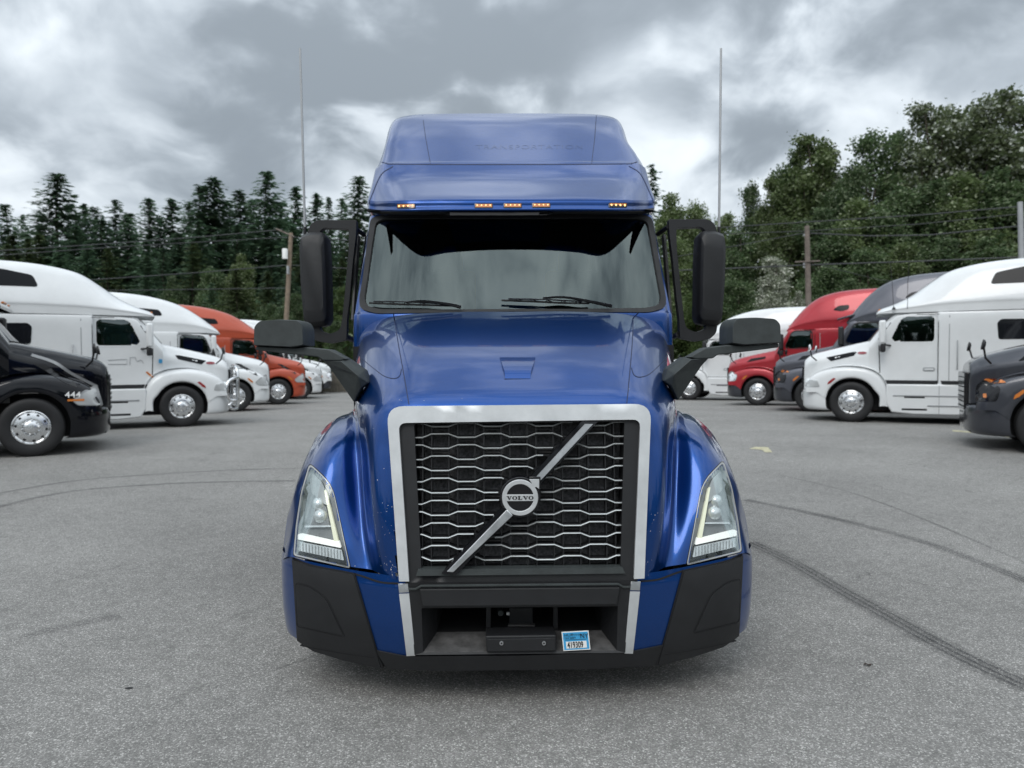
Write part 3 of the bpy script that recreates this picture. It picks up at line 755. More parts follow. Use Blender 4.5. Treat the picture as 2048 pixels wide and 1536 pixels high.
q = panel(fillet([(752, 1299), (812, 1311), (1036, 1310), (1255, 1303), (1330, 1288), (1316, 1329), (1200, 1336), (1036, 1338), (880, 1340), (775, 1336)], 4), bump_bvh, .008, .03, 18, y0=.1)
q.build('bumper_lip', M['plastic'], truck, bevel=.005)
# centre of the bumper with its recess
def pt(px, py, y): return at(px, py, y)
def mp(px, py, y): q = at(px, py, y); return Vector((-q.x, q.y, q.z))
O = [pt(817, 1166, .05), mp(817, 1166, .05), mp(829, 1310, .055), pt(829, 1310, .055)]
H1 = [pt(843, 1216, .055), mp(843, 1216, .055), mp(846, 1305, .06), pt(846, 1305, .06)]
D1 = [pt(873, 1217, .19), mp(873, 1217, .19), mp(874, 1264, .21), pt(874, 1264, .21)]
bc = empty('bumper_centre', None, None); bc.parent = truck
mb = MB(); mb.add(O + H1, [(0, 1, 5, 4), (1, 2, 6, 5), (2, 3, 7, 6), (3, 0, 4, 7)])
Ob = [p + Vector((0, .1, 0)) for p in O]; mb.add(O + Ob, [(0, 4, 5, 1), (1, 5, 6, 2), (2, 6, 7, 3), (3, 7, 4, 0)])
mb.add(H1 + D1, [(0, 1, 5, 4), (1, 2, 6, 5), (3, 0, 4, 7)])
mb.build('centre_panel', M['plastic'], bc, smooth=False, bevel=.003)
mb = MB(); mb.add([H1[3], H1[2], D1[2], D1[3]], [(0, 1, 2, 3)]); mb.build('recess_plate', M['worn'], bc, smooth=False)
mb = MB()
barp = [pt(838, 1178, .035), mp(838, 1178, .035), mp(845, 1214, .03), pt(845, 1214, .03)]
mb.prism(barp, (0, .05, 0)).build('upper_bar', M['plastic'], bc, smooth=False, bevel=.006)
mb = MB()
st = [pt(818, 1178, .042), pt(832, 1178, .042), pt(842, 1172, .03), mp(842, 1172, .03), mp(832, 1178, .042), mp(818, 1178, .042)]
mb.tube(st, .006, 6).build('ledge', M['plastic2'], bc)
mb = MB(); Bk = [p + Vector((0, .35, 0)) for p in D1]; mb.add(D1 + Bk, [(0, 1, 5, 4), (1, 2, 6, 5), (2, 3, 7, 6), (3, 0, 4, 7), (4, 5, 6, 7)])
mb.build('recess_box', M['dark'], bc, smooth=False)
mb = MB()
for a, b in ((972, 982), (1106, 1116)):
    MB().prism([pt(a, 1213, .23), pt(b, 1213, .23), pt(b, 1261, .23), pt(a, 1261, .23)], (0, .04, 0)).build('recess_post', M['plastic'], bc, smooth=False, bevel=.003)
pass
MB().prism([pt(1018, 1216, .26), pt(1066, 1216, .26), pt(1066, 1248, .26), pt(1018, 1248, .26)], (0, .06, 0)).build('tow_box', M['plastic'], bc, smooth=False, bevel=.006)
MB().prism([pt(1013, 1225, .25), pt(1019, 1225, .25), pt(1019, 1230, .25), pt(1013, 1230, .25)], (0, .01, 0)).build('sensor', M['sticker_w'], bc, smooth=False)
MB().lathe([(0, 0), (.014, 0), (.016, .01), (.016, .05)], pt(1001, 1227, .24), (0, 1, 0), 14).build('tow_hook', M['plastic2'], bc)
MB().prism([pt(1016, 1250, .24), pt(1070, 1250, .24), pt(1070, 1253, .24), pt(1016, 1253, .24)], (0, .03, 0)).build('tow_step', M['worn'], bc, smooth=False)
mb = MB(); mb.prism([pt(971, 1272, .045), pt(1112, 1270, .045), pt(1112, 1303, .04), pt(973, 1305, .04)], (0, .12, 0)); mb.build('plate_holder', M['plastic'], bc, smooth=False, bevel=.006)
MB().prism([pt(974, 1279, .036), pt(1110, 1276, .036), pt(1110, 1301, .034), pt(975, 1303, .034)], (0, .012, 0)).build('plate_blank', M['plastic'], bc, smooth=False, bevel=.002)
for px in (1003, 1088): MB().lathe([(0, 0), (.009, 0), (.011, .003), (.011, .01)], pt(px, 1287, .031), (0, 1, 0), 12).build('screw', M['alu'], bc)
for px in (1003, 1088): MB().lathe([(0, 0), (.004, 0), (.005, .002)], pt(px, 1287, .0295), (0, 1, 0), 8).build('screw_head', M['dark'], bc)
# state permit sticker on the recess plate
def text_mesh(s, size, m, name, parent, origin, xdir, zdir, extrude=.0004, bold=0., align='LEFT'):
    cu = bpy.data.curves.new(name, 'FONT'); cu.body = s; cu.size = size; cu.extrude = extrude; cu.offset = bold; cu.align_x = align; cu.resolution_u = 3
    ob = bpy.data.objects.new('tmp', cu); COL.objects.link(ob)
    dg = bpy.context.evaluated_depsgraph_get(); me = bpy.data.meshes.new_from_object(ob.evaluated_get(dg)); bpy.data.objects.remove(ob)
    x = Vector(xdir); z = Vector(zdir); n = x.cross(z).normalized(); o = Vector(origin)
    for v in me.vertices: v.co = o + x * v.co.x + z * v.co.y + n * v.co.z
    me.name = name; return finish(name, me, m, parent, smooth=False)
def lerp(a, b, t): return a + (b - a) * t
s0 = [lerp(H1[3], H1[2], t) for t in (0, 1)]
st4 = [pt(1123, 1264, .055), pt(1177, 1261, .055), pt(1181, 1299, .047), pt(1127, 1302, .047)]
stk = empty('permit_sticker', None, None); stk.parent = truck
MB().prism(st4, (0, .002, 0)).build('sticker_border', M['sticker_w'], stk, smooth=False)
def sp(u, v, off=.001):
    a = lerp(st4[0], st4[1], u); b = lerp(st4[3], st4[2], u); return lerp(a, b, v) + Vector((0, -off, 0))
MB().prism([sp(.035, .05), sp(.965, .05), sp(.965, .95), sp(.035, .95)], (0, .001, 0)).build('sticker_field', M['sticker_b'], stk, smooth=False)
MB().prism([sp(.12, .52, .0018), sp(.88, .52, .0018), sp(.88, .88, .0018), sp(.12, .88, .0018)], (0, .0012, 0)).build('sticker_number_field', M['sticker_w'], stk, smooth=False)
MB().prism([sp(.10, .425, .0018), sp(.90, .425, .0018), sp(.90, .445, .0018), sp(.10, .445, .0018)], (0, .0005, 0)).build('sticker_rule', M['blacktext'], stk, smooth=False)
sx = (sp(1, .5) - sp(0, .5)).normalized(); sz = (sp(.5, 0) - sp(.5, 1)).normalized()
text_mesh('419309', .046, M['blacktext'], 'sticker_number', stk, sp(.165, .84, .0045), sx * .56, sz * .90, bold=.0006)
text_mesh('NY', .040, M['blacktext'], 'sticker_state', stk, sp(.66, .36, .0045), sx * .72, sz * .78)
text_mesh('HUT', .022, M['blacktext'], 'sticker_code', stk, sp(.08, .23, .0045), sx, sz * .8)
text_mesh('STATE OF N.Y.', .010, M['blacktext'], 'sticker_small_print', stk, sp(.34, .20, .0045), sx, sz)
text_mesh('TAX DEPT', .012, M['blacktext'], 'sticker_small_print', stk, sp(.08, .37, .0045), sx, sz)

# ---- paint chips
mb = MB(); random.seed(3)
spots = [(790, 1145), (795, 1152), (785, 1150), (782, 1140), (773, 1140), (788, 1133), (800, 1150), (777, 1060), (779, 1066), (783, 1051), (770, 1069), (765, 1006), (776, 1011), (774, 1017), (752, 1050), (747, 857), (746, 857), (730, 1138), (710, 1132), (768, 937), (772, 1113), (755, 960), (762, 1025), (756, 1025), (799, 800), (803, 801), (848, 801), (924, 797),
         (1292, 1128), (1296, 1150), (1300, 1140), (1304, 1046), (1310, 1030), (1353, 1067), (1352, 1035), (1301, 1062), (1258, 778), (1315, 1145), (1320, 1152)]
for px, py in spots + [(random.gauss(785, 9), random.gauss(1142, 9)) for _ in range(16)] + [(random.uniform(740, 790), random.uniform(1000, 1140)) for _ in range(14)] + [(random.uniform(1292, 1330), random.uniform(1020, 1150)) for _ in range(12)]:
    h = hood_bvh.ray_cast(CP, ray(px, py))
    if h[0] is None: continue
    n = h[1] if h[1].dot(ray(px, py)) < 0 else -h[1]; x = n.orthogonal().normalized(); y = n.cross(x); r = random.uniform(.0009, .0024)
    k = 5; P = [h[0] + n * .0008 + (x * math.cos(a) + y * math.sin(a)) * r * random.uniform(.6, 1.2) for a in [2*math.pi*i/k for i in range(k)]]
    mb.add(P, [tuple(range(k))])
c = mb.build('paint_chips', M['chip'], truck, smooth=False); c['kind'] = 'stuff'
# ---- cab shell round the windscreen
def WY(x, z): return 1.36 + (z - 2.02) * .70 + .17 * (min(abs(x), 1.06) / 1.05)**2.8
CG = []
for z in (.90, 1.45, 1.95, 2.06, 2.3, 2.55, 2.70, 2.79):
    zz = max(z, 1.98); t = (z - 1.95) / .9 if z > 1.95 else 0
    CG.append([(0, WY(0, zz), z), (-.4, WY(.4, zz), z), (-.8, WY(.8, zz), z), (-.98, WY(.98, zz), z), (-1.055, WY(1.055, zz) + .02, z),
               (-1.10 + .02*t, WY(1.06, zz) + .15, z), (-1.125 + .02*t, 2.5, z), (-1.135, 3.2, z), (-1.18, 3.45, z), (-1.18, 3.7, z)])
CA = surf(mirror_cols(CG), 10, 9); cab_bvh = bvh_of(CA)
def mir_on(P, bvh):
    out = []
    for p in P:
        h = bvh.ray_cast(CP, ray(*p)); q = h[0] if h[0] is not None else at(*p, 1.7)
        out.append(project(Vector((-q.x, q.y, q.z))))
    return out
WO_L = [(1020, 429), (900, 429), (762, 431), (742, 437), (736, 480), (726, 560), (719, 600), (722, 619), (752, 628), (900, 626), (1026, 624)]
WI_L = [(1020, 437), (900, 437), (770, 438), (752, 445), (745, 490), (735, 560), (729, 598), (735, 613), (760, 619), (900, 620), (1026, 619)]
def wfull(Ls):
    Rr = mir_on(Ls[1:-1], cab_bvh); return Ls + Rr[::-1]
WO = wfull(fillet(WO_L, [0, 0, 6, 10, 0, 0, 10, 16, 12, 0, 0], 3)); WI = wfull(fillet(WI_L, [0, 0, 6, 10, 0, 0, 10, 12, 10, 0, 0], 3))
WC = [((x - 1028) * .992 + 1028, (y - 530) * .985 + 530) for x, y in WO]
def cab_cut(c):
    if c.y > 2.6 or c.z < 1.9: return False
    p = project(c); return inpoly(p[0], p[1], WC)
grid_obj(CA, 'cab_shell', M['blue'], truck, cab_cut)
panel(WO, cab_bvh, .006, .03, 16, holes=[WI]).build('windshield_seal', M['rubber'], truck, bevel=.004)
gl = panel([((x - 1028) * 1.006 + 1028, (y - 530) * 1.01 + 530) for x, y in WI], cab_bvh, -.004, .005, 20)
# one smooth pane: rebuild the glass as a grid following the same curve so reflections stay clean
gx = [-1.0 + 2.0 * i / 60 for i in range(61)]; gzv = [2.03 + .80 * j / 30 for j in range(31)]
GP = [[(x * (1.045 - .015 * (z - 2.03)), WY(x * (1.045 - .015*(z - 2.03)), z) + .008, z) for x in gx] for z in gzv]
V = [p for r in GP for p in r]
go = mesh_obj('windshield', V, grid_faces(31, 61), M['glass'], truck)
# cab interior
inn = empty('cab_interior', None, None); inn.parent = truck
def openbox(x0, x1, y0_, y1, z0, z1):
    q = MB(); V = [(x, y, z) for x in (x0, x1) for y in (y0_, y1) for z in (z0, z1)]
    q.add(V, [(0, 1, 3, 2), (4, 6, 7, 5), (0, 2, 6, 4), (1, 5, 7, 3), (2, 3, 7, 6)]); return q
openbox(-1.06, 1.06, 2.12, 3.35, 1.2, 2.755).build('cabin_walls', M['interior'], inn, smooth=False)
mb = MB(); mb.box((0, 2.02, 1.86), (2.06, .62, .22)); mb.box((.52, 2.05, 1.99), (.55, .42, .08)); mb.build('dashboard', M['interior'], inn, bevel=.03)
for x in (-.55, .55):
    mb = MB(); mb.box((x, 2.95, 2.12), (.50, .16, .72)); mb.build('seat_back', M['seat'], inn, bevel=.05, bseg=3)
    mb = MB(); mb.box((x, 2.97, 2.55), (.27, .12, .20)); mb.build('headrest', M['seat'], inn, bevel=.04, bseg=3)
MB().tube([(.52 + .22 * math.cos(a), 2.18 - .22 * math.sin(a) * .30, 2.06 + .22 * math.sin(a) * .72 + .02) for a in [2*math.pi*i/30 for i in range(30)]], .016, 8, closed=True, caps=False).build('steering_wheel', M['seat'], inn)
mb = MB()
for s_ in (-1, 1):
    for i in range(10): mb.tube([(s_ * (.62 + .045 * i), 3.2 + .02 * (i % 2), 1.7), (s_ * (.62 + .045 * i), 3.2 + .02 * (i % 2), 2.8)], .028, 6)
mb.build('curtain', M['curtain'], inn)
mb = MB(); mb.box((0, 2.45, 2.74), (1.9, .5, .13)); mb.build('overhead_cabinet', M['interior'], inn, bevel=.02)
MB().box((-.07, 2.0, 2.70), (.10, .07, .14)).build('camera_box', M['curtain'], inn, bevel=.01)
# wipers
def wpt(px, py, off):
    h = cab_bvh.ray_cast(CP, ray(px, py)); return h[0] + Vector((0, -off, off * .3))
for name, bl, arm in (('wiper', [(740, 608), (780, 610), (840, 612), (905, 614)], [(815, 609), (850, 607), (895, 613), (922, 619)]),
                      ('wiper', [(1003, 603), (1060, 605), (1120, 608), (1178, 609)], [(1085, 601), (1125, 599), (1175, 607), (1222, 617)])):
    w = empty('wiper', None, None); w.parent = truck
    P = [wpt(*p, .02) for p in cmp2(bl, 4)]; MB().tube(P, .0065, 6).build('blade', M['rubber'], w)
    P2 = [wpt(*p, .04) for p in cmp2(arm, 4)]; MB().tube(P2, [.006 + .006 * i / len(P2) for i in range(len(P2))], 6).build('arm', M['gloss_black'], w)
    q = MB()
    for i in range(2, len(P) - 2, 2): q.tube([P[i], P[i] + Vector((.012, -.016, .014)), P[i+1]], .004, 5)
    q.tube([P[1] + Vector((0, -.012, .010)), P[len(P)//2] + Vector((0, -.018, .016)), P[-2] + Vector((0, -.012, .01))], .005, 5)
    q.build('blade_frame', M['gloss_black'], w)
# ---- roof: visor and cap
RG = [
 [(0,2.05,2.79),(-.5,2.05,2.79),(-.82,2.12,2.79),(-.98,2.2,2.79),(-1.05,2.36,2.79),(-1.12,3.0,2.79),(-1.13,3.3,2.79)],
 [(0,1.665,2.735),(-.5,1.665,2.735),(-.77,1.70,2.738),(-.985,1.96,2.79),(-1.075,2.14,2.825),(-1.14,3.0,2.84),(-1.15,3.3,2.84)],
 [(0,1.655,2.775),(-.5,1.655,2.775),(-.78,1.69,2.778),(-.99,1.95,2.83),(-1.085,2.14,2.865),(-1.155,3.0,2.87),(-1.16,3.3,2.87)],
 [(0,1.66,2.808),(-.5,1.66,2.808),(-.79,1.695,2.812),(-.995,1.95,2.865),(-1.09,2.15,2.90),(-1.16,3.0,2.90),(-1.17,3.3,2.90)],
 [(0,1.70,2.845),(-.5,1.70,2.845),(-.80,1.74,2.848),(-.998,1.98,2.895),(-1.09,2.17,2.925),(-1.16,3.0,2.925),(-1.17,3.3,2.925)],
 [(0,2.02,3.05),(-.5,2.02,3.05),(-.865,2.06,3.05),(-1.02,2.15,3.04),(-1.09,2.32,3.04),(-1.16,3.0,3.04),(-1.17,3.3,3.04)],
 [(0,2.21,3.215),(-.5,2.21,3.215),(-.91,2.24,3.215),(-1.04,2.34,3.21),(-1.085,2.48,3.20),(-1.15,3.05,3.18),(-1.16,3.3,3.18)],
 [(0,2.245,3.240),(-.5,2.245,3.240),(-.93,2.28,3.238),(-1.035,2.37,3.235),(-1.065,2.50,3.23),(-1.12,3.05,3.21),(-1.14,3.3,3.21)],
 [(0,2.42,3.385),(-.5,2.42,3.385),(-.93,2.45,3.375),(-1.03,2.51,3.34),(-1.07,2.60,3.27),(-1.11,3.1,3.24),(-1.13,3.4,3.24)],
 [(0,2.62,3.55),(-.5,2.62,3.55),(-.91,2.64,3.54),(-1.005,2.69,3.50),(-1.03,2.76,3.40),(-1.09,3.15,3.30),(-1.12,3.5,3.28)],
 [(0,2.84,3.725),(-.5,2.84,3.725),(-.89,2.86,3.715),(-1.00,2.89,3.68),(-1.02,2.96,3.57),(-1.04,3.2,3.40),(-1.12,3.6,3.33)],
 [(0,3.02,3.845),(-.5,3.02,3.845),(-.86,3.03,3.835),(-.995,3.06,3.795),(-1.025,3.14,3.67),(-1.03,3.4,3.50),(-1.12,3.8,3.38)],
 [(0,3.14,3.885),(-.5,3.14,3.88),(-.83,3.16,3.87),(-.985,3.2,3.82),(-1.025,3.3,3.70),(-1.03,3.6,3.52),(-1.13,4.0,3.38)],
 [(0,3.6,3.90),(-.5,3.6,3.89),(-.82,3.65,3.87),(-.97,3.7,3.81),(-1.02,3.75,3.69),(-1.07,3.8,3.50),(-1.15,4.2,3.38)],
 [(0,5.2,3.90),(-.5,5.2,3.89),(-.80,5.2,3.86),(-.94,5.2,3.80),(-1.05,5.2,3.70),(-1.14,5.2,3.50),(-1.18,5.2,3.38)],
 [(0,5.32,3.6),(-.5,5.32,3.6),(-.80,5.32,3.6),(-.94,5.32,3.58),(-1.05,5.32,3.5),(-1.14,5.3,3.4),(-1.18,5.28,3.3)],
]
RGm = [[(x - .028 * sstep(3.28, 3.55, z), y, z) for x, y, z in r] for r in mirror_cols(RG)]
RA = surf(RGm, 6, 8); roof_bvh = bvh_of(RA)
roof = grid_obj(RA, 'roof_fairing', M['blue'], truck)
MB().box((0, 4.3, 2.13), (2.36, 2.0, 2.36)).build('sleeper', M['blue'], truck, bevel=.06, bseg=3)
MB().box((0, 4.7, .80), (.9, 8.2, .28)).build('chassis', M['dark'], truck, bevel=.01)
both(panel(seam([(845, 231), (852, 280), (861, 328)], 1.3), roof_bvh, .0015, .004, 10), 'roof_seam', M['seamb'], truck)
panel(seam(cmp2([(762, 324), (775, 327), (800, 328.5), (1020, 329), (1240, 328), (1262, 327), (1274, 324)]), 2.0), roof_bvh, .001, .004, 12).build('roof_seam', M['seamb'], truck)
both(panel(seam(cmp2([(786, 333), (762, 350), (742, 395), (738, 408)]), 1.6), roof_bvh, .0015, .004, 12), 'roof_seam', M['seamb'], truck)
both(panel(seam([(779, 333), (791, 404)], 1.2), roof_bvh, .0008, .004, 12), 'roof_seam', M['blue'], truck)
panel(seam([(735, 421), (760, 425), (900, 427), (1020, 427), (1150, 426), (1290, 424), (1308, 420)], 5), roof_bvh, .004, .02, 14).build('visor_seal', M['rubber'], truck)
for x0, x1, y in ((794, 831, 412.5), (949, 986, 412), (1007, 1044, 411.5), (1064, 1101, 411), (1217, 1254, 410.5)):
    ml = empty('marker_light', None, None); ml.parent = truck
    panel(fillet([(x0, y - 4.8), (x1, y - 4.8), (x1, y + 4.8), (x0, y + 4.8)], 1.5), roof_bvh, .003, .006, 8).build('light_base', M['gloss_black'], ml)
    panel([(x0 + 2, y - 3.2), (x1 - 2, y - 3.2), (x1 - 2, y + 3.2), (x0 + 2, y + 3.2)], roof_bvh, .006, .004, 8).build('lens', M['amberoff'], ml)
    for k in range(4):
        xc_ = x0 + 5.5 + k * (x1 - x0 - 11) / 3; h = roof_bvh.ray_cast(CP, ray(xc_, y))
        n = h[1] if h[1].y < 0 else -h[1]
        MB().lathe([(.0085, 0), (.0075, .003), (.004, .0055), (0, .0065)], h[0] + n * .005, n, 12).build('diode', M['amber'], ml)
# ghost lettering left on the fairing
def ghost(s, x0, x1, y, hpx):
    cu = bpy.data.curves.new('t', 'FONT'); cu.body = s; cu.size = 1; cu.space_character = 1.15
    ob = bpy.data.objects.new('tmp', cu); COL.objects.link(ob); dg = bpy.context.evaluated_depsgraph_get(); me = bpy.data.meshes.new_from_object(ob.evaluated_get(dg)); bpy.data.objects.remove(ob)
    xs = [v.co.x for v in me.vertices]; a, b = min(xs), max(xs)
    for v in me.vertices:
        px = x0 + (v.co.x - a) / (b - a) * (x1 - x0); py = y - v.co.y * hpx / .7
        h = roof_bvh.ray_cast(CP, ray(px, py)); n = h[1] if h[1].y < 0 else -h[1]; v.co = h[0] + n * .0012
    me.name = 'ghost_lettering'; return finish('ghost_lettering', me, M['ghost'], truck, smooth=False)
ghost('TRANSPORTATION', 952, 1165, 298, 8)
MIRSHIFT = Vector((.022, 0, 0))
# ---- mirrors
def loft_px(poly, layers, mirror=False, cx=None, cy=None):
    """stack of the pixel outline, each layer (scale, depth y)"""
    cx = sum(p[0] for p in poly) / len(poly) if cx is None else cx; cy = sum(p[1] for p in poly) / len(poly) if cy is None else cy
    n = len(poly); V = []; yr = next(l[1] for l in layers if l[0] >= .98)
    for s_, y, *o in layers:
        for p in poly:
            q = at((p[0] - cx) * s_ + cx, (p[1] - cy) * s_ + cy, yr)
            V.append(Vector((q.x, y, q.z)))
    F = [tuple(range(n))] + [(k*n + i, (k+1)*n + i, (k+1)*n + (i+1) % n, k*n + (i+1) % n) for k in range(len(layers) - 1) for i in range(n)] + [tuple((len(layers)-1)*n + i for i in reversed(range(n)))]
    mb = MB(); mb.add(V, F); return mb.mirror() if mirror else mb
def two(poly, layers, name, m, parents, bevel=.012, bseg=3, **k):
    for i, mi in enumerate((False, True)):
        q = loft_px(poly, layers, mi, **k)
        if mi: q.V = [v + MIRSHIFT for v in q.V]
        q.build(name, m, parents[i], bevel=bevel, bseg=bseg, angle=25)
dm = []
for i in range(2):
    e = empty('door_mirror', None, None); e.parent = truck; dm.append(e)
hp = fillet([(599, 490), (602, 470), (620, 463), (645, 463), (653, 472), (656, 520), (658, 600), (659, 640), (654, 653), (616, 656), (609, 650), (602, 570)], [8, 4, 6, 4, 4, 4, 4, 4, 6, 6, 4, 8], 3)
two(hp, [(.70, 2.00), (.90, 2.02), (.985, 2.07), (1.0, 2.13), (.97, 2.22)], 'mirror_housing', M['plastic'], dm, .010)
two([(612, 480), (645, 478), (650, 640), (620, 642)], [(1, 2.221), (1, 2.224)], 'mirror_glass', M['chrome'], dm, 0)
fo = fillet([(614, 468), (621, 448), (634, 440), (713, 440), (712, 470), (706, 520), (699, 600), (694, 640), (693, 680), (660, 687), (632, 682), (619, 670), (616, 652)], [6, 8, 6, 3, 2, 2, 2, 2, 4, 6, 6, 6, 4], 3)
fi = fillet([(636, 470), (644, 456), (698, 458), (697, 500), (690, 580), (684, 640), (680, 660), (660, 668), (640, 662)], [6, 10, 6, 2, 2, 4, 8, 6, 6], 3)
V, F = tri2d(fo, [fi], 40)
for i in range(2):
    P = [at(v.x, v.y, 2.10) for v in V]; n = len(P); W = P + [p + Vector((0, .07, 0)) for p in P]; cnt = set()
    FF = list(F) + [tuple(k + n for k in reversed(f)) for f in F]
    for f in F:
        for a, b in zip(f, f[1:] + f[:1]): cnt.add((a, b))
    for (a, b) in cnt:
        if (b, a) not in cnt: FF.append((b, a, a + n, b + n))
    q = MB(); q.add(W, FF); q = q.mirror() if i else q
    q.V = [v + MIRSHIFT * i for v in q.V]
    q.build('mirror_bracket', M['plastic'], dm[i], bevel=.010, bseg=3)
    for a, b, r_ in ((at(708, 455, 2.13), at(728, 470, 2.3), .018), (at(690, 672, 2.13), at(706, 680, 2.3), .022)):
        q = MB().tube([a, b], r_, 8); q = q.mirror() if i else q; q.build('mirror_mount', M['plastic'], dm[i])
# door-edge deflector behind the pillar
both(MB().prism([at(712, 470, 2.30), at(717, 470, 2.30), at(707, 640, 2.05), at(701, 640, 2.05)], (0, .08, 0)), 'door_edge', M['plastic'], truck, bevel=.004)
hm = []
for i in range(2):
    e = empty('hood_mirror', None, None); e.parent = truck; hm.append(e)
head = fillet([(511, 692), (512, 654), (522, 642), (560, 639), (606, 641), (614, 655), (615, 692), (589, 696)], [2, 5, 8, 8, 10, 8, 2, 2], 3)
two(head, [(.93, .50), (1.0, .56), (1.0, .68), (.96, .74)], 'mirror_head', M['plastic2'], hm, .010)
two([(516, 690), (520, 650), (606, 650), (610, 690)], [(1, .741), (1, .743)], 'mirror_glass', M['chrome'], hm, 0)
arm = [(510, 692), (589, 696), (614, 694), (660, 699), (694, 718), (681, 722), (646, 721), (636, 714), (560, 706), (510, 700)]
two(arm, [(.985, .53), (1.0, .56), (1.0, .64), (.98, .67)], 'mirror_arm', M['plastic2'], hm, .006)
for i in range(2):     # faceted lower arm that bolts to the hood side
    o = [at(646, 721, .56), at(681, 722, .50), at(694, 717, .58), at(729, 741, .60), at(737, 765, .56), at(722, 776, .53), at(708, 805, .60), at(659, 735, .60)]
    mid = [at(681, 722, .50), at(716, 752, .49), at(722, 776, .53)]
    V = o + [p + Vector((0, .10, 0)) for p in o] + [mid[1]]
    F = [(0, 1, 16, 7), (7, 16, 6), (16, 5, 6), (1, 2, 3, 16), (16, 3, 4), (16, 4, 5)] + [(k, 8 + k, 8 + (k+1) % 8, (k+1) % 8) for k in range(8)] + [tuple(range(15, 7, -1))]
    q = MB(); q.add(V, F); q = q.mirror() if i else q
    q.build('mirror_foot', M['plastic2'], hm[i], smooth=False, bevel=.005, angle=15)
# whip antennas
for pts in ([(600, 97), (602, 160), (610, 462)], [(1442, 97), (1441, 200), (1438, 462)]):
    P = [at(p[0], p[1], 2.16 + .05 * i) for i, p in enumerate(pts[::-1])]
    an = MB().tube(P, [.0095, .009, .0085], 8).build('antenna', M['metalgrey'], truck)
    MB().tube([P[0] - Vector((0, 0, .05)), P[0] + Vector((0, 0, .03))], .012, 10).build('antenna_base', M['plastic'], truck)
# ---- side glass, doors, tanks
for s_ in (-1, 1):
    mb = MB(); P = [(s_ * 1.152, 1.98, 2.05), (s_ * 1.152, 2.75, 2.05), (s_ * 1.145, 2.75, 2.70), (s_ * 1.145, 2.38, 2.70)]
    mb.prism([Vector(p) for p in P], (s_ * .008, 0, 0)).build('door_window', M['darkglass'], truck, bevel=.004)
    MB().box((s_ * 1.02, 2.35, .62), (.34, .75, .55)).build('step', M['plastic'], truck, bevel=.03)
    MB().lathe([(0, 0), (.31, 0), (.33, .02), (.33, 1.2), (.31, 1.22), (0, 1.22)], (s_ * .92, 2.85, .66), (0, 1, 0), 28).build('fuel_tank', M['alu'], truck)

# ---- wheels (shared by every truck)
def wheel(parent, c, s_, R_=.52, w=.27, dish=.045, detail=True, dual=False):
    """c: centre of the outer face, s_: outward direction along local x"""
    wr = empty('wheel', None, None); wr.parent = parent
    ax = Vector((s_, 0, 0)); c = Vector(c); W = w * (2.1 if dual else 1)
    prof = [(.295, -.02), (.33, .0), (R_ - .09, .012), (R_ - .045, .004), (R_ - .016, -.012), (R_, -.035)]
    k = 7
    for i in range(1, k):       # tread grooves
        h = -.035 - (W - .07) * i / k; prof += [(R_, h + .008), (R_ - .012, h + .006), (R_ - .012, h - .006), (R_, h - .008)]
    prof += [(R_, -W + .035), (R_ - .02, -W + .01), (R_ - .09, -W), (.30, -W)]
    MB().lathe(prof, c, ax, 44).build('tyre', M['tyre'], wr, angle=50)
    if dual: rp = [(.297, -.015), (.30, -.005), (.285, -.005), (.275, -.03), (.26, -.13), (.15, -.15), (.13, -.09), (.12, -.05), (0, -.05)]
    else: rp = [(.297, -.015), (.302, -.004), (.288, .002), (.278, -.012), (.262, -.02), (.22, -.004), (.155, .012), (.135, .010), (.115, .03), (.10, .045), (.06, .055), (0, .057)]
    rim = MB().lathe(rp, c, ax, 44).build('rim', M['rim'], wr)
    if detail:
        nb = 10; a1 = ax.orthogonal().normalized(); a2 = ax.cross(a1)
        mb = MB(); mh = MB()
        for i in range(nb):
            a = 2 * math.pi * (i + .5) / nb; d = a1 * math.cos(a) + a2 * math.sin(a)
            o = 0 if not dual else -.14
            mb.lathe([(0, .045), (.010, .042), (.015, .030), (.017, .0)], c + d * .135 + ax * (.008 + o), ax, 6)
            d2 = a1 * math.cos(a + .314) + a2 * math.sin(a + .314)
            mh.lathe([(0, .0), (.024, .0), (.026, -.004)], c + d2 * .228 + ax * (-.003 + (0 if not dual else -.12)), ax, 10)
        mb.build('lug_nut', M['chrome'], wr)['kind'] = 'stuff'; mh.build('hand_hole', M['dark'], wr)['kind'] = 'stuff'
    return wr
for s_ in (-1, 1):
    wheel(truck, (s_ * 1.20, 1.15, .52), s_, detail=False)
    for yy in (6.3, 7.6): wheel(truck, (s_ * 1.20, yy, .52), s_, detail=False, dual=True)
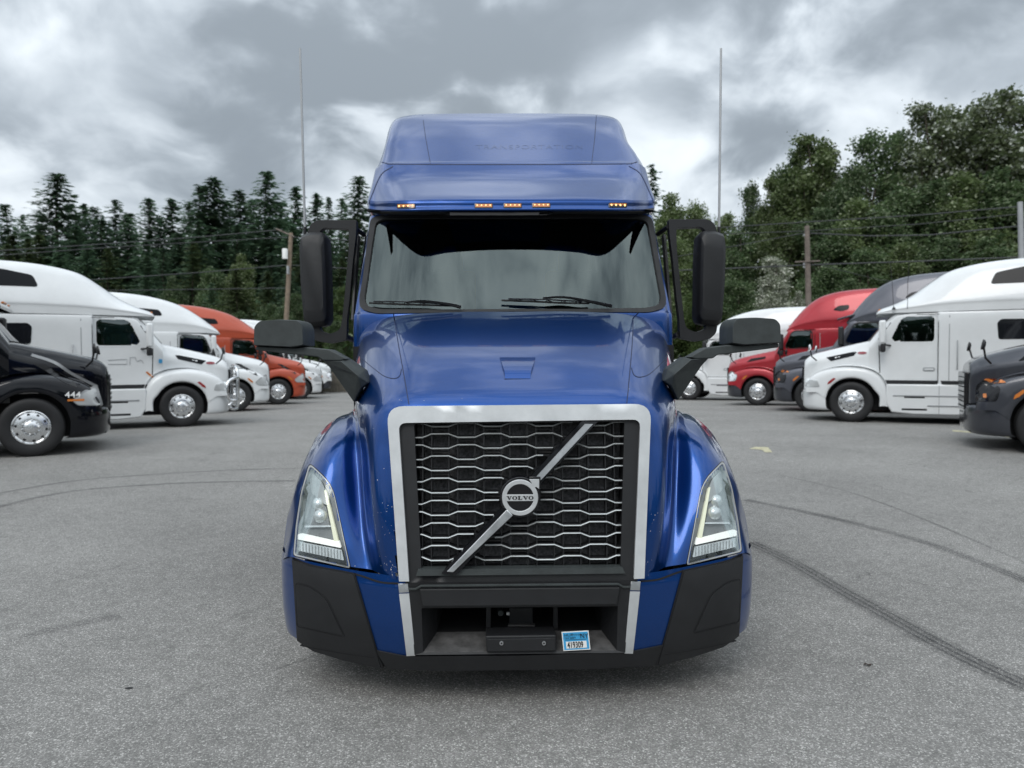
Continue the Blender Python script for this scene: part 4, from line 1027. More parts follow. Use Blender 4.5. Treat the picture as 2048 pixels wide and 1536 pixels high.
# ================================================================== the parked semi trucks
def sec(zt, w, ws, zs, zl, r=.10):
    """half section: flat top of half-width ws at zt, shoulder at zs, side w down to zl"""
    return [(0, zt), (-ws * .55, zt - .005), (-ws, zt - r * .35), (-(ws + (w - ws) * .62), (zt * .45 + zs * .55)), (-w, zs), (-w, zs * .6 + zl * .4), (-w, zl)]
def body_grid(stations):
    G = []
    for y, zt, w, ws, zs, zl, *r in stations: G.append([(x, y, z) for x, z in sec(zt, w, ws, zs, zl, *(r or [.10]))])
    return G
STY = {
 'pete': dict(
   hood=[(-1.17,1.50,.62,.50,1.30,.80,.06),(-1.14,1.62,.70,.55,1.42,.80,.08),(-.95,1.76,.76,.58,1.52,.85),(-.55,1.87,.82,.62,1.60,1.0),(-.1,1.98,.90,.68,1.66,1.1),(.30,2.07,1.0,.78,1.72,1.1),(.44,2.10,1.04,.84,1.78,1.1)],
   cabin=[(.40,2.06,1.06,.90,1.86,.95,.05),(.62,2.36,1.07,.88,2.10,.95,.08),(.86,2.66,1.09,.90,2.45,.95,.08),(1.1,2.80,1.10,.95,2.62,.95),(1.9,2.84,1.13,1.0,2.66,.95),(2.2,2.86,1.22,1.05,2.66,.95),(5.2,2.88,1.22,1.05,2.66,.95)],
   roof=[(.56,2.80,.88,.70,2.77,2.74,.02),(.66,2.90,.98,.72,2.80,2.76,.04),(.95,3.02,1.05,.74,2.86,2.76),(1.35,3.22,1.10,.74,2.92,2.76,.14),(1.75,3.52,1.13,.76,2.98,2.76,.22),(2.15,3.78,1.17,.80,3.02,2.76,.26),(2.6,3.91,1.20,.84,3.04,2.76,.26),(3.2,3.99,1.22,.86,3.06,2.76,.24),(4.0,4.02,1.22,.88,3.06,2.76,.22),(5.2,4.02,1.22,.9,3.06,2.76,.22)]),
 'casc': dict(
   hood=[(-1.16,1.46,.66,.50,1.25,.85,.06),(-1.12,1.60,.74,.55,1.40,.85,.08),(-.90,1.74,.82,.60,1.50,.9),(-.5,1.86,.90,.66,1.58,1.0),(-.1,1.95,.96,.72,1.64,1.1),(.30,2.03,1.02,.80,1.70,1.1),(.62,2.10,1.06,.86,1.78,1.1)],
   cabin=[(.58,2.06,1.06,.90,1.86,.95,.05),(.76,2.36,1.07,.88,2.10,.95,.08),(.98,2.70,1.09,.90,2.48,.95,.08),(1.15,2.88,1.10,.95,2.70,.95),(1.95,2.95,1.14,1.0,2.72,.95),(2.25,2.98,1.22,1.05,2.74,.95),(5.2,3.0,1.22,1.05,2.74,.95)],
   roof=[(.98,2.84,.90,.72,2.80,2.76,.02),(1.08,3.0,.98,.76,2.86,2.76,.05),(1.28,3.28,1.04,.78,2.96,2.78,.12),(1.55,3.60,1.10,.80,3.06,2.78,.20),(1.90,3.90,1.14,.84,3.14,2.78,.26),(2.3,4.09,1.18,.88,3.2,2.78,.28),(2.95,4.21,1.22,.9,3.22,2.78,.26),(4.0,4.25,1.22,.92,3.22,2.78,.24),(5.2,4.25,1.22,.92,3.22,2.78,.24)]),
 'vnl': dict(
   hood=[(-1.20,1.48,.60,.50,1.28,.80,.06),(-1.14,1.62,.68,.54,1.40,.80,.08),(-.95,1.74,.76,.58,1.50,.85),(-.55,1.85,.84,.62,1.58,1.0),(-.1,1.95,.92,.68,1.64,1.1),(.22,2.02,1.0,.78,1.72,1.1),(.36,2.04,1.04,.84,1.78,1.1)],
   cabin=[(.32,2.0,1.06,.90,1.82,.95,.05),(.52,2.30,1.07,.88,2.06,.95,.08),(.74,2.56,1.09,.90,2.36,.95,.08),(.9,2.70,1.10,.95,2.52,.95),(1.75,2.76,1.13,1.0,2.58,.95),(2.05,2.78,1.22,1.05,2.6,.95),(5.2,2.8,1.22,1.05,2.6,.95)],
   roof=[(.44,2.68,.90,.72,2.65,2.62,.02),(.52,2.80,.98,.74,2.70,2.64,.05),(.75,3.00,1.05,.76,2.80,2.66,.10),(1.05,3.24,1.10,.78,2.9,2.66,.16),(1.45,3.50,1.13,.80,2.98,2.66,.20),(1.9,3.70,1.17,.84,3.02,2.66,.24),(2.6,3.87,1.20,.86,3.04,2.66,.24),(3.4,3.95,1.22,.88,3.06,2.66,.22),(4.2,3.97,1.22,.9,3.06,2.66,.22),(5.2,3.97,1.22,.9,3.06,2.66,.22)]),
}
def fender_grid():
    crest = [(-1.10, .80), (-1.06, 1.0), (-.92, 1.20), (-.68, 1.34), (-.35, 1.43), (0, 1.45), (.35, 1.40), (.62, 1.26), (.78, 1.02), (.84, .70), (.86, .45)]
    G = []
    for i, (y, z) in enumerate(crest):
        a = math.radians(200 - 220 * i / 10) if True else 0
        ly, lz = .625 * math.cos(math.radians(195 - 21 * i)), .55 + .60 * math.sin(math.radians(195 - 21 * i))
        if i == 0: ly, lz = -.62, .72
        if i >= 9: ly, lz = .66, z - .03
        my, mz = (y * .45 + ly * .55), (z * .45 + lz * .55)
        inx = .72 + .25 * sstep(-1.1, .3, y)
        G.append([(-inx, y + .06, z + .03 if 0 < i < 8 else z), (-(inx + 1.12) / 2, y + .02, z + .02), (-1.13, y, z - .03), (-1.205, my * .3 + y * .7, mz * .3 + z * .7 - .03), (-1.235, my, mz), (-1.24, ly, lz), (-1.16, ly * .97, lz - .015)])
    return G
def gbvh(G, nu=6, nv=5):
    A = surf(mirror_cols(G), nu, nv); return A, bvh_of(A)
def side_panel(poly, bvhs, s_, lift=.004, thick=.012, step=.09, holes=(), dflt=1.22):
    """outline in (y, z) laid on the side surface seen from local x = s_*3"""
    V, F = tri2d(poly, list(holes), step); P = []
    for v in V:
        best = None
        for b in bvhs:
            h = b.ray_cast(Vector((s_ * 3, v.x, v.y)), Vector((-s_, 0, 0)))
            if h[0] is not None and (best is None or h[0].x * s_ > best): best = h[0].x * s_
        P.append(Vector((s_ * ((best if best is not None and best > .3 else dflt) + lift), v.x, v.y)))
    n = len(V); e = Vector((-s_ * thick, 0, 0)); W = P + [p + e for p in P]; cnt = set()
    FF = list(F) + [tuple(i + n for i in reversed(f)) for f in F]
    for f in F:
        for a, b in zip(f, f[1:] + f[:1]): cnt.add((a, b))
    for (a, b) in cnt:
        if (b, a) not in cnt: FF.append((b, a, a + n, b + n))
    q = MB(); q.add(W, FF); return q
WIN = {'pete': [(.98, 2.04), (1.80, 2.03), (1.84, 2.10), (1.84, 2.60), (1.78, 2.66), (1.20, 2.66), (1.10, 2.58), (.90, 2.12)],
       'casc': [(1.02, 2.14), (1.84, 2.12), (1.88, 2.20), (1.86, 2.68), (1.80, 2.74), (1.28, 2.74), (1.16, 2.66), (.96, 2.22)],
       'vnl': [(.84, 2.02), (1.66, 2.0), (1.70, 2.06), (1.68, 2.50), (1.62, 2.56), (1.06, 2.56), (.94, 2.48), (.78, 2.08)]}
def line_poly(pts, w): return seam(pts, w)
def semi(style, pm, label, W, side, z0, group=None, under=None, feat=(), scale=1.0, rz_off=0.):
    st = STY[style]; lateral = -1 if side == 'L' else 1
    th = R(117 + rz_off) if side == 'L' else R(-117 - rz_off)
    rm = Matrix.Rotation(th, 3, 'Z')
    off = rm @ Vector((lateral * 1.22 * scale, 0, 0))
    root = empty('semi_truck', label, 'truck', (W[0] - off.x, W[1] - off.y, z0), th, group)
    root.scale = (scale,) * 3
    under = under or pm
    HAq, hb = gbvh(body_grid(st['hood']), 5, 4); CAq, cb = gbvh(body_grid(st['cabin']), 12, 14); RAq, rb = gbvh(body_grid(st['roof']), 5, 4); FAq, fb = gbvh(fender_grid(), 4, 4)
    mid = FAq.shape[1] // 2
    def gobj(A, name, m, cap_front=False, cap_back=False, cut=None):
        nr, nc, _ = A.shape; V = [Vector(v) for v in A.reshape(-1, 3)]; F = grid_faces(nr, nc)
        if cut: F = [f for f in F if not cut(sum((V[i] for i in f), Vector()) / 4)]
        if cap_front: F.append(tuple(range(nc)))
        if cap_back: F.append(tuple((nr - 1) * nc + j for j in reversed(range(nc))))
        mm = MB(); mm.V = V; mm.F = F; used = sorted({i for f in F for i in f}); mp_ = {u: k for k, u in enumerate(used)}
        return mesh_obj(name, [V[u] for u in used], [tuple(mp_[i] for i in f) for f in F], m, root, angle=30)
    WB = cb
    gobj(HAq, 'hood', pm, True, True); gobj(CAq, 'cab_body', pm, True, True, cut=lambda c: inpoly(c.y, c.z, WIN[style])); gobj(RAq, 'roof_fairing', pm, True, True)
    gobj(FAq, 'fender', pm, cut=lambda c: abs(c.x) < .70)
    # bumper
    plan_ = [(0, -1.22), (-.45, -1.215), (-.8, -1.16), (-1.02, -1.05), (-1.17, -.90), (-1.225, -.74), (-1.23, -.60)]
    BGq = [[(x * k, y + d, z) for x, y in plan_] for z, d, k in ((.30, .10, .95), (.36, .02, .985), (.55, 0, 1.0), (.74, .0, 1.0), (.82, .03, .99), (.84, .12, .96))]
    BAq, bb = gbvh(BGq, 3, 4); gobj(BAq, 'bumper', under)
    MB().box((0, -1.0, .58), (1.5, .3, .5)).build('bumper_core', M['dark'], root, smooth=False)
    # grille and its frame on the nose
    gz_ = [( -.52, .72), (.52, .72), (.56, 1.42), (-.56, 1.42)]
    MB().prism([Vector((x, -1.228, z)) for x, z in gz_], (0, .12, 0)).build('grille', M['gloss_black'], root, bevel=.02)
    for k in range(7):
        MB().box((0, -1.236, .78 + .09 * k), (.84, .012, .018)).build('grille_bar', M['chrome'] if style == 'pete' else M['plastic2'], root, smooth=False)
    # lower side skirt and running boards
    for s_ in (-1, 1):
        pr = [(.80, .98), (2.05, .98), (5.15, .98), (5.15, .24), (1.4, .24), (.92, .28), (.80, .5)]
        P = [Vector((s_ * 1.02, y, z)) for y, z in pr]
        MB().prism(P, (s_ * .205, 0, 0)).build('side_skirt', pm, root, bevel=.03, bseg=3)
        MB().box((s_ * 1.14, 2.9, .70), (.20, 3.9, .035)).build('running_board', M['metalgrey'], root, bevel=.01)
        MB().box((s_ * 1.15, 2.9, .46), (.19, 2.4, .03)).build('running_board', M['metalgrey'], root, bevel=.01)
        sb = [cb, rb]
        if style == 'pete':
            win = [(.98, 2.04), (1.80, 2.03), (1.84, 2.10), (1.84, 2.60), (1.78, 2.66), (1.20, 2.66), (1.10, 2.58), (.90, 2.12)]
            door = [(.66, 1.02), (1.92, 1.02), (1.92, 2.70), (1.02, 2.72), (.62, 2.12)]
            slw = [(3.15, 2.06), (4.2, 2.06), (4.25, 2.52), (3.2, 2.54), (3.12, 2.46)]; rw = [(2.98, 3.38), (3.10, 3.66), (3.7, 3.78), (4.4, 3.80), (4.4, 3.38)]
            vis = []
        elif style == 'casc':
            win = [(1.02, 2.14), (1.84, 2.12), (1.88, 2.20), (1.86, 2.68), (1.80, 2.74), (1.28, 2.74), (1.16, 2.66), (.96, 2.22)]
            door = [(.78, 1.02), (1.98, 1.02), (1.98, 2.80), (1.10, 2.82), (.76, 2.16)]
            slw = [(3.15, 2.1), (4.2, 2.1), (4.2, 2.55), (3.15, 2.55)]; rw = [(2.55, 3.48), (2.75, 3.64), (3.1, 3.66), (3.1, 3.50), (2.85, 3.42)]
        else:
            win = [(.84, 2.02), (1.66, 2.0), (1.70, 2.06), (1.68, 2.50), (1.62, 2.56), (1.06, 2.56), (.94, 2.48), (.78, 2.08)]
            door = [(.58, 1.02), (1.78, 1.02), (1.78, 2.60), (.90, 2.62), (.52, 2.06)]
            slw = [(3.15, 2.06), (4.2, 2.06), (4.2, 2.5), (3.15, 2.5)]; rw = [(2.20, 3.20), (2.30, 3.40), (3.2, 3.46), (3.2, 3.18)]
        fl = lambda p, r=.05: fillet(p, r, 3)
        side_panel(fl([((y - 1.35) * 1.02 + 1.35, (z - 2.35) * 1.03 + 2.35) for y, z in win], .10), [WB], s_, -.012, .006).build('door_window', M['sideglass'], root)
        side_panel(fl([( (y - 1.35) * 1.07 + 1.35, (z - 2.35) * 1.12 + 2.35) for y, z in win], .12), [WB], s_, .004, .035, holes=[fl(win, .10)]).build('window_frame', M['rubber'] if style != 'pete' else pm, root)
        side_panel(fl(rw, .08), [rb], s_, .006, .02).build('roof_window', M['roofglass'], root)
        if 'slw' in feat: side_panel(fl(slw, .06), sb, s_, .006, .02).build('sleeper_window', M['darkglass'], root)
        dl = [(y, z) for y, z in door]
        dl2 = dl + [dl[0]]
        side_panel(seam(dl2, .022), sb, s_, .0025, .01, .2, dflt=1.1).build('door_seam', M['dark'], root)
        by_ = 2.15 if style != 'vnl' else 2.0
        side_panel(seam([(by_, 1.0), (by_, 2.66)], .02), sb, s_, .0025, .01, .3).build('sleeper_seam', M['metalgrey'], root)
        if 'nostripe' not in feat: side_panel([(.78, .985), (5.1, .985), (5.1, 1.055), (.76, 1.08)], sb, s_, .012, .03, .4).build('belt_strip', M['plastic'], root)
        hy = door[1][0] - .32
        side_panel(fl([(hy, 1.30), (hy + .26, 1.30), (hy + .26, 1.40), (hy, 1.40)], .04), sb, s_, .006, .02).build('handle_recess', M['metalgrey'] if pm is M['white'] else M['plastic'], root)
        side_panel(fl([(hy + .03, 1.335), (hy + .23, 1.335), (hy + .23, 1.37), (hy + .03, 1.37)], .02), sb, s_, .02, .01).build('door_handle', pm, root)
        # hood vent, badge, headlight, marker
        if style == 'pete':
            side_panel(fl([(-.62, 1.66), (.02, 1.80), (.12, 1.80), (.05, 1.70), (-.50, 1.56)], .02), [hb], s_, .01, .03).build('hood_vent', M['roofglass'], root)
            side_panel(fl([(.02 + .28 + .13 * math.cos(a) - .55 + .12, 1.74 + .04 * math.sin(a)) for a in [2*math.pi*i/14 for i in range(14)]] if False else [(-.72 + .11 * math.cos(a), 1.60 + .035 * math.sin(a)) for a in [2*math.pi*i/14 for i in range(14)]], 0) if side == 'L' else [(.24 + .11 * math.cos(a), 1.77 + .035 * math.sin(a)) for a in [2*math.pi*i/14 for i in range(14)]], [hb], s_, .014, .02).build('oval_badge', M['oval'], root)
            lamp = [(-1.10, .88), (-.74, .90), (-.80, 1.06), (-1.0, 1.12), (-1.10, 1.10)]
        elif style == 'casc':
            side_panel(fl([(-.45, 1.62), (.25, 1.76), (.25, 1.84), (-.3, 1.76)], .02), [hb], s_, .01, .03).build('hood_vent', M['roofglass'], root)
            lamp = [(-1.10, .90), (-.80, .92), (-.74, 1.16), (-.98, 1.30), (-1.10, 1.18)]
        else:
            side_panel(fl([(-.50, 1.62), (-.30, 1.66), (.02, 1.36), (-.02, 1.24), (-.22, 1.38)][::1], .02) if False else fl([(-.20, 1.62), (-.02, 1.64), (-.55, 1.28), (-.72, 1.20), (-.66, 1.32)], .02), [hb, fb], s_, .012, .03).build('hood_vent', M['plastic'], root)
            lamp = [(-1.12, .86), (-.72, .88), (-.62, .98), (-.80, 1.14), (-1.02, 1.26)]
        lampm = M['lampgrey'] if 'darklamp' not in feat else M['gloss_black']
        side_panel(fl(lamp, .04), [fb, bb], s_, .008, .05, .07, dflt=1.10).build('headlight', M['lampwhite'] if style == 'pete' else lampm, root)
        cl = [(y * .82 - .17, z * .8 + .2) for y, z in lamp]
        side_panel(fl([((y - cl[0][0]) * .9 + cl[0][0] + .03, (z - .9) * .8 + .91) for y, z in lamp], .04), [fb, bb], s_, .014, .03, .07, dflt=1.10).build('headlight_reflector', M['gloss_black'] if 'darklamp' in feat else M['chrome'] if style == 'casc' else M['lampmid'], root)
        if 'amber' in feat: side_panel(fl([(-1.02, 1.22), (-.66, 1.25), (-.72, 1.30), (-.92, 1.31)], .02), [fb, bb, hb], s_, .018, .03, .07, dflt=1.10).build('turn_signal', M['amberoff'], root)
        if 'amber' in feat: side_panel(fl([(-1.0, .98), (-.95, .98), (-.95, 1.05), (-1.0, 1.05)], .01), [fb, bb, hb], s_, .018, .03, .07, dflt=1.10).build('turn_signal', M['amberoff'], root)
        if label.find('444') < 0: side_panel(fl([(-.56, .96), (-.48, 1.0), (-.36, 1.12), (-.42, 1.13), (-.54, 1.03)], .01), [fb], s_, .012, .03, .07, dflt=1.22).build('side_marker', M['redlens'] if style == 'pete' else M['amberoff'], root)
        # mirrors
        my, mz = (.86, 2.0) if style != 'casc' else (1.0, 2.08)
        mcol = pm if style == 'pete' or 'whitemirror' in feat else M['plastic']
        mr = empty('door_mirror', None, None); mr.parent = root
        MB().box((s_ * 1.40, my - .16, mz + .28), (.24, .16, .58)).build('mirror_housing', mcol, mr, bevel=.05, bseg=3)
        MB().box((s_ * 1.36, my - .15, mz - .12), (.20, .13, .20)).build('mirror_lower', M['plastic'], mr, bevel=.04)
        MB().tube([(s_ * 1.10, my + .02, mz - .05), (s_ * 1.30, my - .10, mz - .04), (s_ * 1.38, my - .12, mz + .05)], .025, 8).build('mirror_arm', M['plastic'], mr)
        hmr = empty('hood_mirror', None, None); hmr.parent = root
        a0 = Vector((s_ * .86, -.85, 1.58)); 
        MB().tube([a0, a0 + Vector((s_ * .14, -.10, .10)), a0 + Vector((s_ * .26, -.14, .28))], .018, 8).build('mirror_stalk', M['plastic'], hmr)
        MB().lathe([(0, -.03), (.05, -.025), (.09, 0), (.095, .03), (0, .035)], a0 + Vector((s_ * .27, -.14, .33)), (0, -1, .2), 16).build('mirror_head', M['chrome'] if 'chromemirror' in feat else M['plastic'], hmr)
        # wheels
        if 'nofrontdetail' not in feat: pass
        wheel(root, (s_ * 1.215, 0, .515), s_, .515)
        for yy in (4.75, 6.05): wheel(root, (s_ * 1.215, yy, .515), s_, .515, dual=True, detail=False)
        q = MB(); nn = 16; rr = [(.64 * math.cos(math.pi * i / nn), .56 + .64 * math.sin(math.pi * i / nn)) for i in range(nn + 1)]
        q.add([Vector((s_ * x, y, z)) for x in (.82, 1.16) for y, z in rr], [(i, i + 1, nn + 2 + i, nn + 1 + i) for i in range(nn)]); q.build('wheel_well', M['dark'], root)
        side_panel([(-.70, .30), (.85, .30), (.85, 1.30), (-.70, 1.30)], [], s_, 0, .02, .5, dflt=.82).build('wheel_well_back', M['dark'], root)
    # windscreen
    y0_, y1_ = st['cabin'][0][0], st['cabin'][2][0]; z0_, z1_ = st['cabin'][0][1] + .03, st['cabin'][2][1]
    def ws(x, t): return Vector((x, y0_ + (y1_ - y0_) * t - .03 + .16 * (abs(x) / .9)**3, z0_ + (z1_ - z0_) * t + .02))
    nx = 12; V = [ws(-.95 + 1.9 * i / nx, j / 4) for j in range(5) for i in range(nx + 1)]
    mesh_obj('windshield', V, grid_faces(5, nx + 1), M['darkglass'], root)
    mb = MB(); mb.tube([V[0], V[4 * (nx + 1)]], .02, 6); mb.build('windshield_pillar', M['rubber'], root)
    mb = MB(); mb.tube([V[nx], V[4 * (nx + 1) + nx]], .02, 6); mb.build('windshield_pillar', M['rubber'], root)
    for k in range(5):
        x = (-.75, -.15, 0, .15, .75)[k]; h = rb.ray_cast(Vector((x, -2, st['roof'][1][1] - .03)), Vector((0, 1, 0)))
        if h[0] is not None: MB().box(h[0] + Vector((0, -.01, 0)), (.10, .04, .035)).build('marker_light', M['amberoff'], root, bevel=.008)
    MB().box((0, 3.4, .62), (.9, 6.6, .3)).build('chassis', M['dark'], root, smooth=False)
    dz = {'pete': 0, 'casc': .08, 'vnl': -.06}[style]
    MB().box((0, .78, 1.55 + dz), (1.9, .5, .66)).build('dashboard', M['interior'], root, bevel=.04)
    MB().box((0, 2.02, 1.9), (2.0, .04, 1.7)).build('cab_partition', M['interior'], root, smooth=False)
    for x in (-.52, .52):
        MB().box((x, 1.80, 1.98 + dz), (.48, .15, .75)).build('seat_back', M['seat'], root, bevel=.05)
    MB().tube([(.52 + .21 * math.cos(a), 1.08 - .07 * math.sin(a), 2.02 + dz + .16 * math.sin(a)) for a in [2*math.pi*i/20 for i in range(20)]], .016, 6, closed=True, caps=False).build('steering_wheel', M['seat'], root)
    for s_ in (-1, 1):
        for yy in (1.95, 3.05, 4.1):
            MB().box((s_ * 1.226, yy, .61), (.004, .012, .70)).build('skirt_seam', M['metalgrey'] if pm is M['white'] else M['dark'], root, smooth=False)
        MB().box((s_ * 1.222, 1.42, .36), (.012, .55, .05)).build('step', M['plastic'], root, bevel=.004)
        MB().box((s_ * 1.222, 1.42, .66), (.012, .45, .04)).build('step', M['plastic'], root, bevel=.004)
        MB().tube([(s_ * 1.23, 2.32, 1.35), (s_ * 1.27, 2.32, 1.40), (s_ * 1.27, 2.32, 2.0), (s_ * 1.23, 2.32, 2.05)], .013, 6).build('grab_handle', M['metalgrey'] if pm is M['white'] else M['plastic'], root)
    MB().box((0, 0.1, .75), (1.3, 2.0, .9)).build('engine_bay', M['dark'], root, smooth=False)
    MB().box((0, 6.0, .98), (1.0, 1.1, .12)).build('fifth_wheel', M['dark'], root, bevel=.03)
    return root, (hb, cb, rb, fb, bb)
def WW(px, py, D): q = at_depth(px, py, D); return (q.x, q.y)
hv = Vector((.89, .454)); hr = Vector((-.89, .454))
def shift(p, h, d): return (p[0] + h[0] * d, p[1] + h[1] * d)

# left row, nearest first
wb = WW(62, 845, 13.0); r444, B4 = semi('vnl', M['black'], 'black semi truck numbered 444 at the left edge, nearest of the left row', wb, 'L', gz(wb[1]), feat=('slw', 'nostripe'))
wp = WW(364, 805, 18.5); rpl, BPL = semi('pete', M['white'], 'white sleeper semi truck with a chrome grille guard, beside the black truck', wp, 'L', gz(wp[1]), feat=('slw',))
wv = shift(WW(498, 785, 25.3), hv, -.42); rvl, BVL = semi('vnl', M['white'], 'white semi truck behind the grille-guarded one and before the orange-red truck', wv, 'L', gz(wv[1]), feat=('whitemirror', 'nostripe'))
wo = WW(557, 785, 31.0); rol, BOL = semi('vnl', M['orange'], 'orange-red sleeper semi truck in the left row', wo, 'L', gz(wo[1]), feat=('nostripe',), scale=1.04)
wf = shift(WW(605, 783, 37.0), hv, -.1); rfl, BFL = semi('vnl', M['white'], 'white semi truck with white bumper just behind the orange-red truck', wf, 'L', gz(wf[1]), feat=('nostripe',))
wf2 = shift(WW(630, 781, 42.5), hv, -.1); rf2, BF2 = semi('casc', M['white'], 'white semi truck with dark bumper, farthest of the left row', wf2, 'L', gz(wf2[1]), under=M['dgrey'], feat=('nostripe',))
# right row
wdg = WW(2104, 845, 12.6); rdg, BDG = semi('casc', M['dgrey'], 'charcoal semi truck cut off by the right edge, amber lamps on its nose', wdg, 'R', gz(wdg[1]), feat=('nostripe', 'amber', 'darklamp'))
wpr = WW(1702, 811, 18.9); rpr, BPR = semi('pete', M['white'], 'white sleeper semi truck between the charcoal and the grey truck on the right', wpr, 'R', gz(wpr[1]), feat=('slw', 'chromemirror'))
wgr = shift(WW(1585, 800, 23.5), hr, -.56); rgr, BGR = semi('casc', M['grey'], 'mid-grey high-roof semi truck between the white and the red truck', wgr, 'R', gz(wgr[1]), under=M['dgrey'], feat=('nostripe', 'amber', 'darklamp'))
wrr = WW(1515, 790, 27.7); rrr, BRR = semi('casc', M['red'], 'dark red high-roof semi truck in the right row', wrr, 'R', gz(wrr[1]), under=M['dgrey'], feat=('nostripe',))
wfr = WW(1378, 790, 33.5); rfr, BFR = semi('vnl', M['white'], 'white semi truck behind the right mirror, farthest of the right row', wfr, 'R', gz(wfr[1]), feat=('nostripe',), scale=1.03)

# chrome grille guard on the white truck
gd = empty('grille_guard', None, None); gd.parent = rpl
def pipe(pts, r=.040): MB().tube([tuple(p) for p in catmull(pts, 4)], r, 10).build('guard_pipe', M['chrome'], gd)
for s_ in (-1, 1):
    pipe([(s_*.62, -1.36, .38), (s_*.66, -1.40, .60), (s_*.66, -1.40, 1.20), (s_*.56, -1.38, 1.46), (s_*.3, -1.36, 1.50)])
    pipe([(s_*.66, -1.40, .62), (s_*1.0, -1.30, .62), (s_*1.12, -1.12, .66), (s_*1.14, -1.06, .90), (s_*1.10, -1.12, 1.12), (s_*.95, -1.28, 1.20), (s_*.66, -1.40, 1.20)])
    pipe([(s_*.90, -1.34, .40), (s_*1.08, -1.2, .40), (s_*1.12, -1.12, .50), (s_*1.05, -1.24, .62)], .034)
    pipe([(s_*.4, -1.40, .42), (s_*.4, -1.40, 1.48)], .022)
for z in (.44, .70, 1.0, 1.3): pipe([(-.66, -1.40, z), (0, -1.42, z), (.66, -1.40, z)], .024)
pipe([(-.3, -1.36, 1.50), (0, -1.36, 1.52), (.3, -1.36, 1.50)])
# lettering and graphics on trucks
def side_text(s, bvhs, s_, y, z, size, m, name, root, w=1.0, bold=0.):
    h = None
    for b in bvhs:
        q = b.ray_cast(Vector((s_ * 3, y, z)), Vector((-s_, 0, 0)))
        if q[0] is not None and (h is None or q[0].x * s_ > h): h = q[0].x * s_
    # read from outside: text runs towards the rear on the left side of the truck (+x), towards the front on the right (-x)
    return text_mesh(s, size, m, name, root, (s_ * (h + .012), y, z), (0, s_ * w, 0), (0, 0, 1), extrude=.003, bold=bold)
side_text('444', B4[3:4], -1, -.52, 1.03, .15, M['whitetext'], 'number_lettering', r444, w=1.12, bold=.001)
side_panel([(-.82, .965), (-.56, .965), (-.56, 1.0), (-.82, 1.0)], B4[3:4], -1, .02, .03, .2).build('side_marker', M['amberoff'], r444)
side_panel(seam(cmp2([(.0, 1.80), (-.35, 1.66), (-.62, 1.45), (-1.02, 1.20)]), .05), [B4[0], B4[3]], -1, .012, .03, .1, dflt=.9).build('hood_line', M['lampgrey'], r444)
# door drawing on the white truck
def dlines(root, bv, s_, segs, m, w=.012):
    for sg in segs: side_panel(seam(sg, w), bv, s_, .008, .006, .3, dflt=1.12).build('door_graphic', m, root)
dlines(rpl, [BPL[1]], -1, [[(1.60, 1.68), (1.20, 1.70), (1.20, 1.58), (1.60, 1.58)], [(1.14, 1.56), (1.13, 1.74), (1.02, 1.75), (1.0, 1.66)], cmp2([(.98, 1.64), (.90, 1.68), (.84, 1.60)], 3)], M['metalgrey'])
side_panel([(.66, 1.24), (.80, 1.38), (.76, 1.40), (.62, 1.26)], [BPL[1]], -1, .012, .02, .2, dflt=1.1).build('door_reflector', M['amberoff'], rpl)
side_panel(fillet([(.42, 1.60), (.50, 1.60), (.50, 1.70), (.42, 1.70)], .02), [BPL[0], BPL[1]], -1, .014, .02, .2, dflt=1.1).build('blue_decal', M['sticker_b'], rpl)
MB().tube([(1.16, .95, 2.85), (1.17, .90, 3.6), (1.17, .86, 4.0)], .007, 6).build('antenna', M['plastic'], rpr)
MB().tube([(1.16, 1.25, 2.85), (1.17, 1.25, 3.5), (1.17, 1.28, 4.0)], .007, 6).build('antenna', M['plastic'], rpr)
MB().lathe([(0, .08), (.03, .05), (.05, 0)], (1.14, .95, 2.84), (0, 0, 1), 10).build('antenna_base', M['plastic'], rpr)
# visor over the grey truck's windscreen
MB().prism([Vector((-.98, .72, 2.92)), Vector((-.98, .70, 2.86)), Vector((-.98, 1.2, 2.98)), Vector((-.98, 1.2, 3.06))], (1.96, 0, 0)).build('sun_visor', M['dgrey'], rgr, bevel=.02)
# ================================================================== trees
def leaf_mat(name, c1, c2, c3=None, sc=1.3, trans=.38):
    m = bpy.data.materials.new(name); m.use_nodes = True; t = m.node_tree; b = t.nodes['Principled BSDF']
    co = t.nodes.new('ShaderNodeTexCoord').outputs['Object']; g = t.nodes.new('ShaderNodeNewGeometry')
    oi = t.nodes.new('ShaderNodeObjectInfo')
    n = noise(t, co, sc, 3, .6)
    c = mixc(t, ramp(t, n, [(.35, 0.), (.65, 1.)]), c1, c2)
    if c3: c = mixc(t, ramp(t, g.outputs['Random Per Island'], [(.80, 0.), (.86, 1.)]), c, c3)
    rnd = ramp(t, g.outputs['Random Per Island'], [(0., .78), (1., 1.22)])
    c = mixc(t, 1., c, rnd, 'MULTIPLY')
    c = mixc(t, 1., c, ramp(t, oi.outputs['Random'], [(0, .75), (1, 1.25)]), 'MULTIPLY')
    L(t, c, b.inputs['Base Color']); setp(b, Roughness=.6, Specular_IOR_Level=.3)
    tr = t.nodes.new('ShaderNodeBsdfTranslucent'); L(t, c, tr.inputs[0])
    mx = t.nodes.new('ShaderNodeMixShader'); mx.inputs[0].default_value = trans
    L(t, b.outputs[0], mx.inputs[1]); L(t, tr.outputs[0], mx.inputs[2]); L(t, mx.outputs[0], t.nodes['Material Output'].inputs[0])
    return m
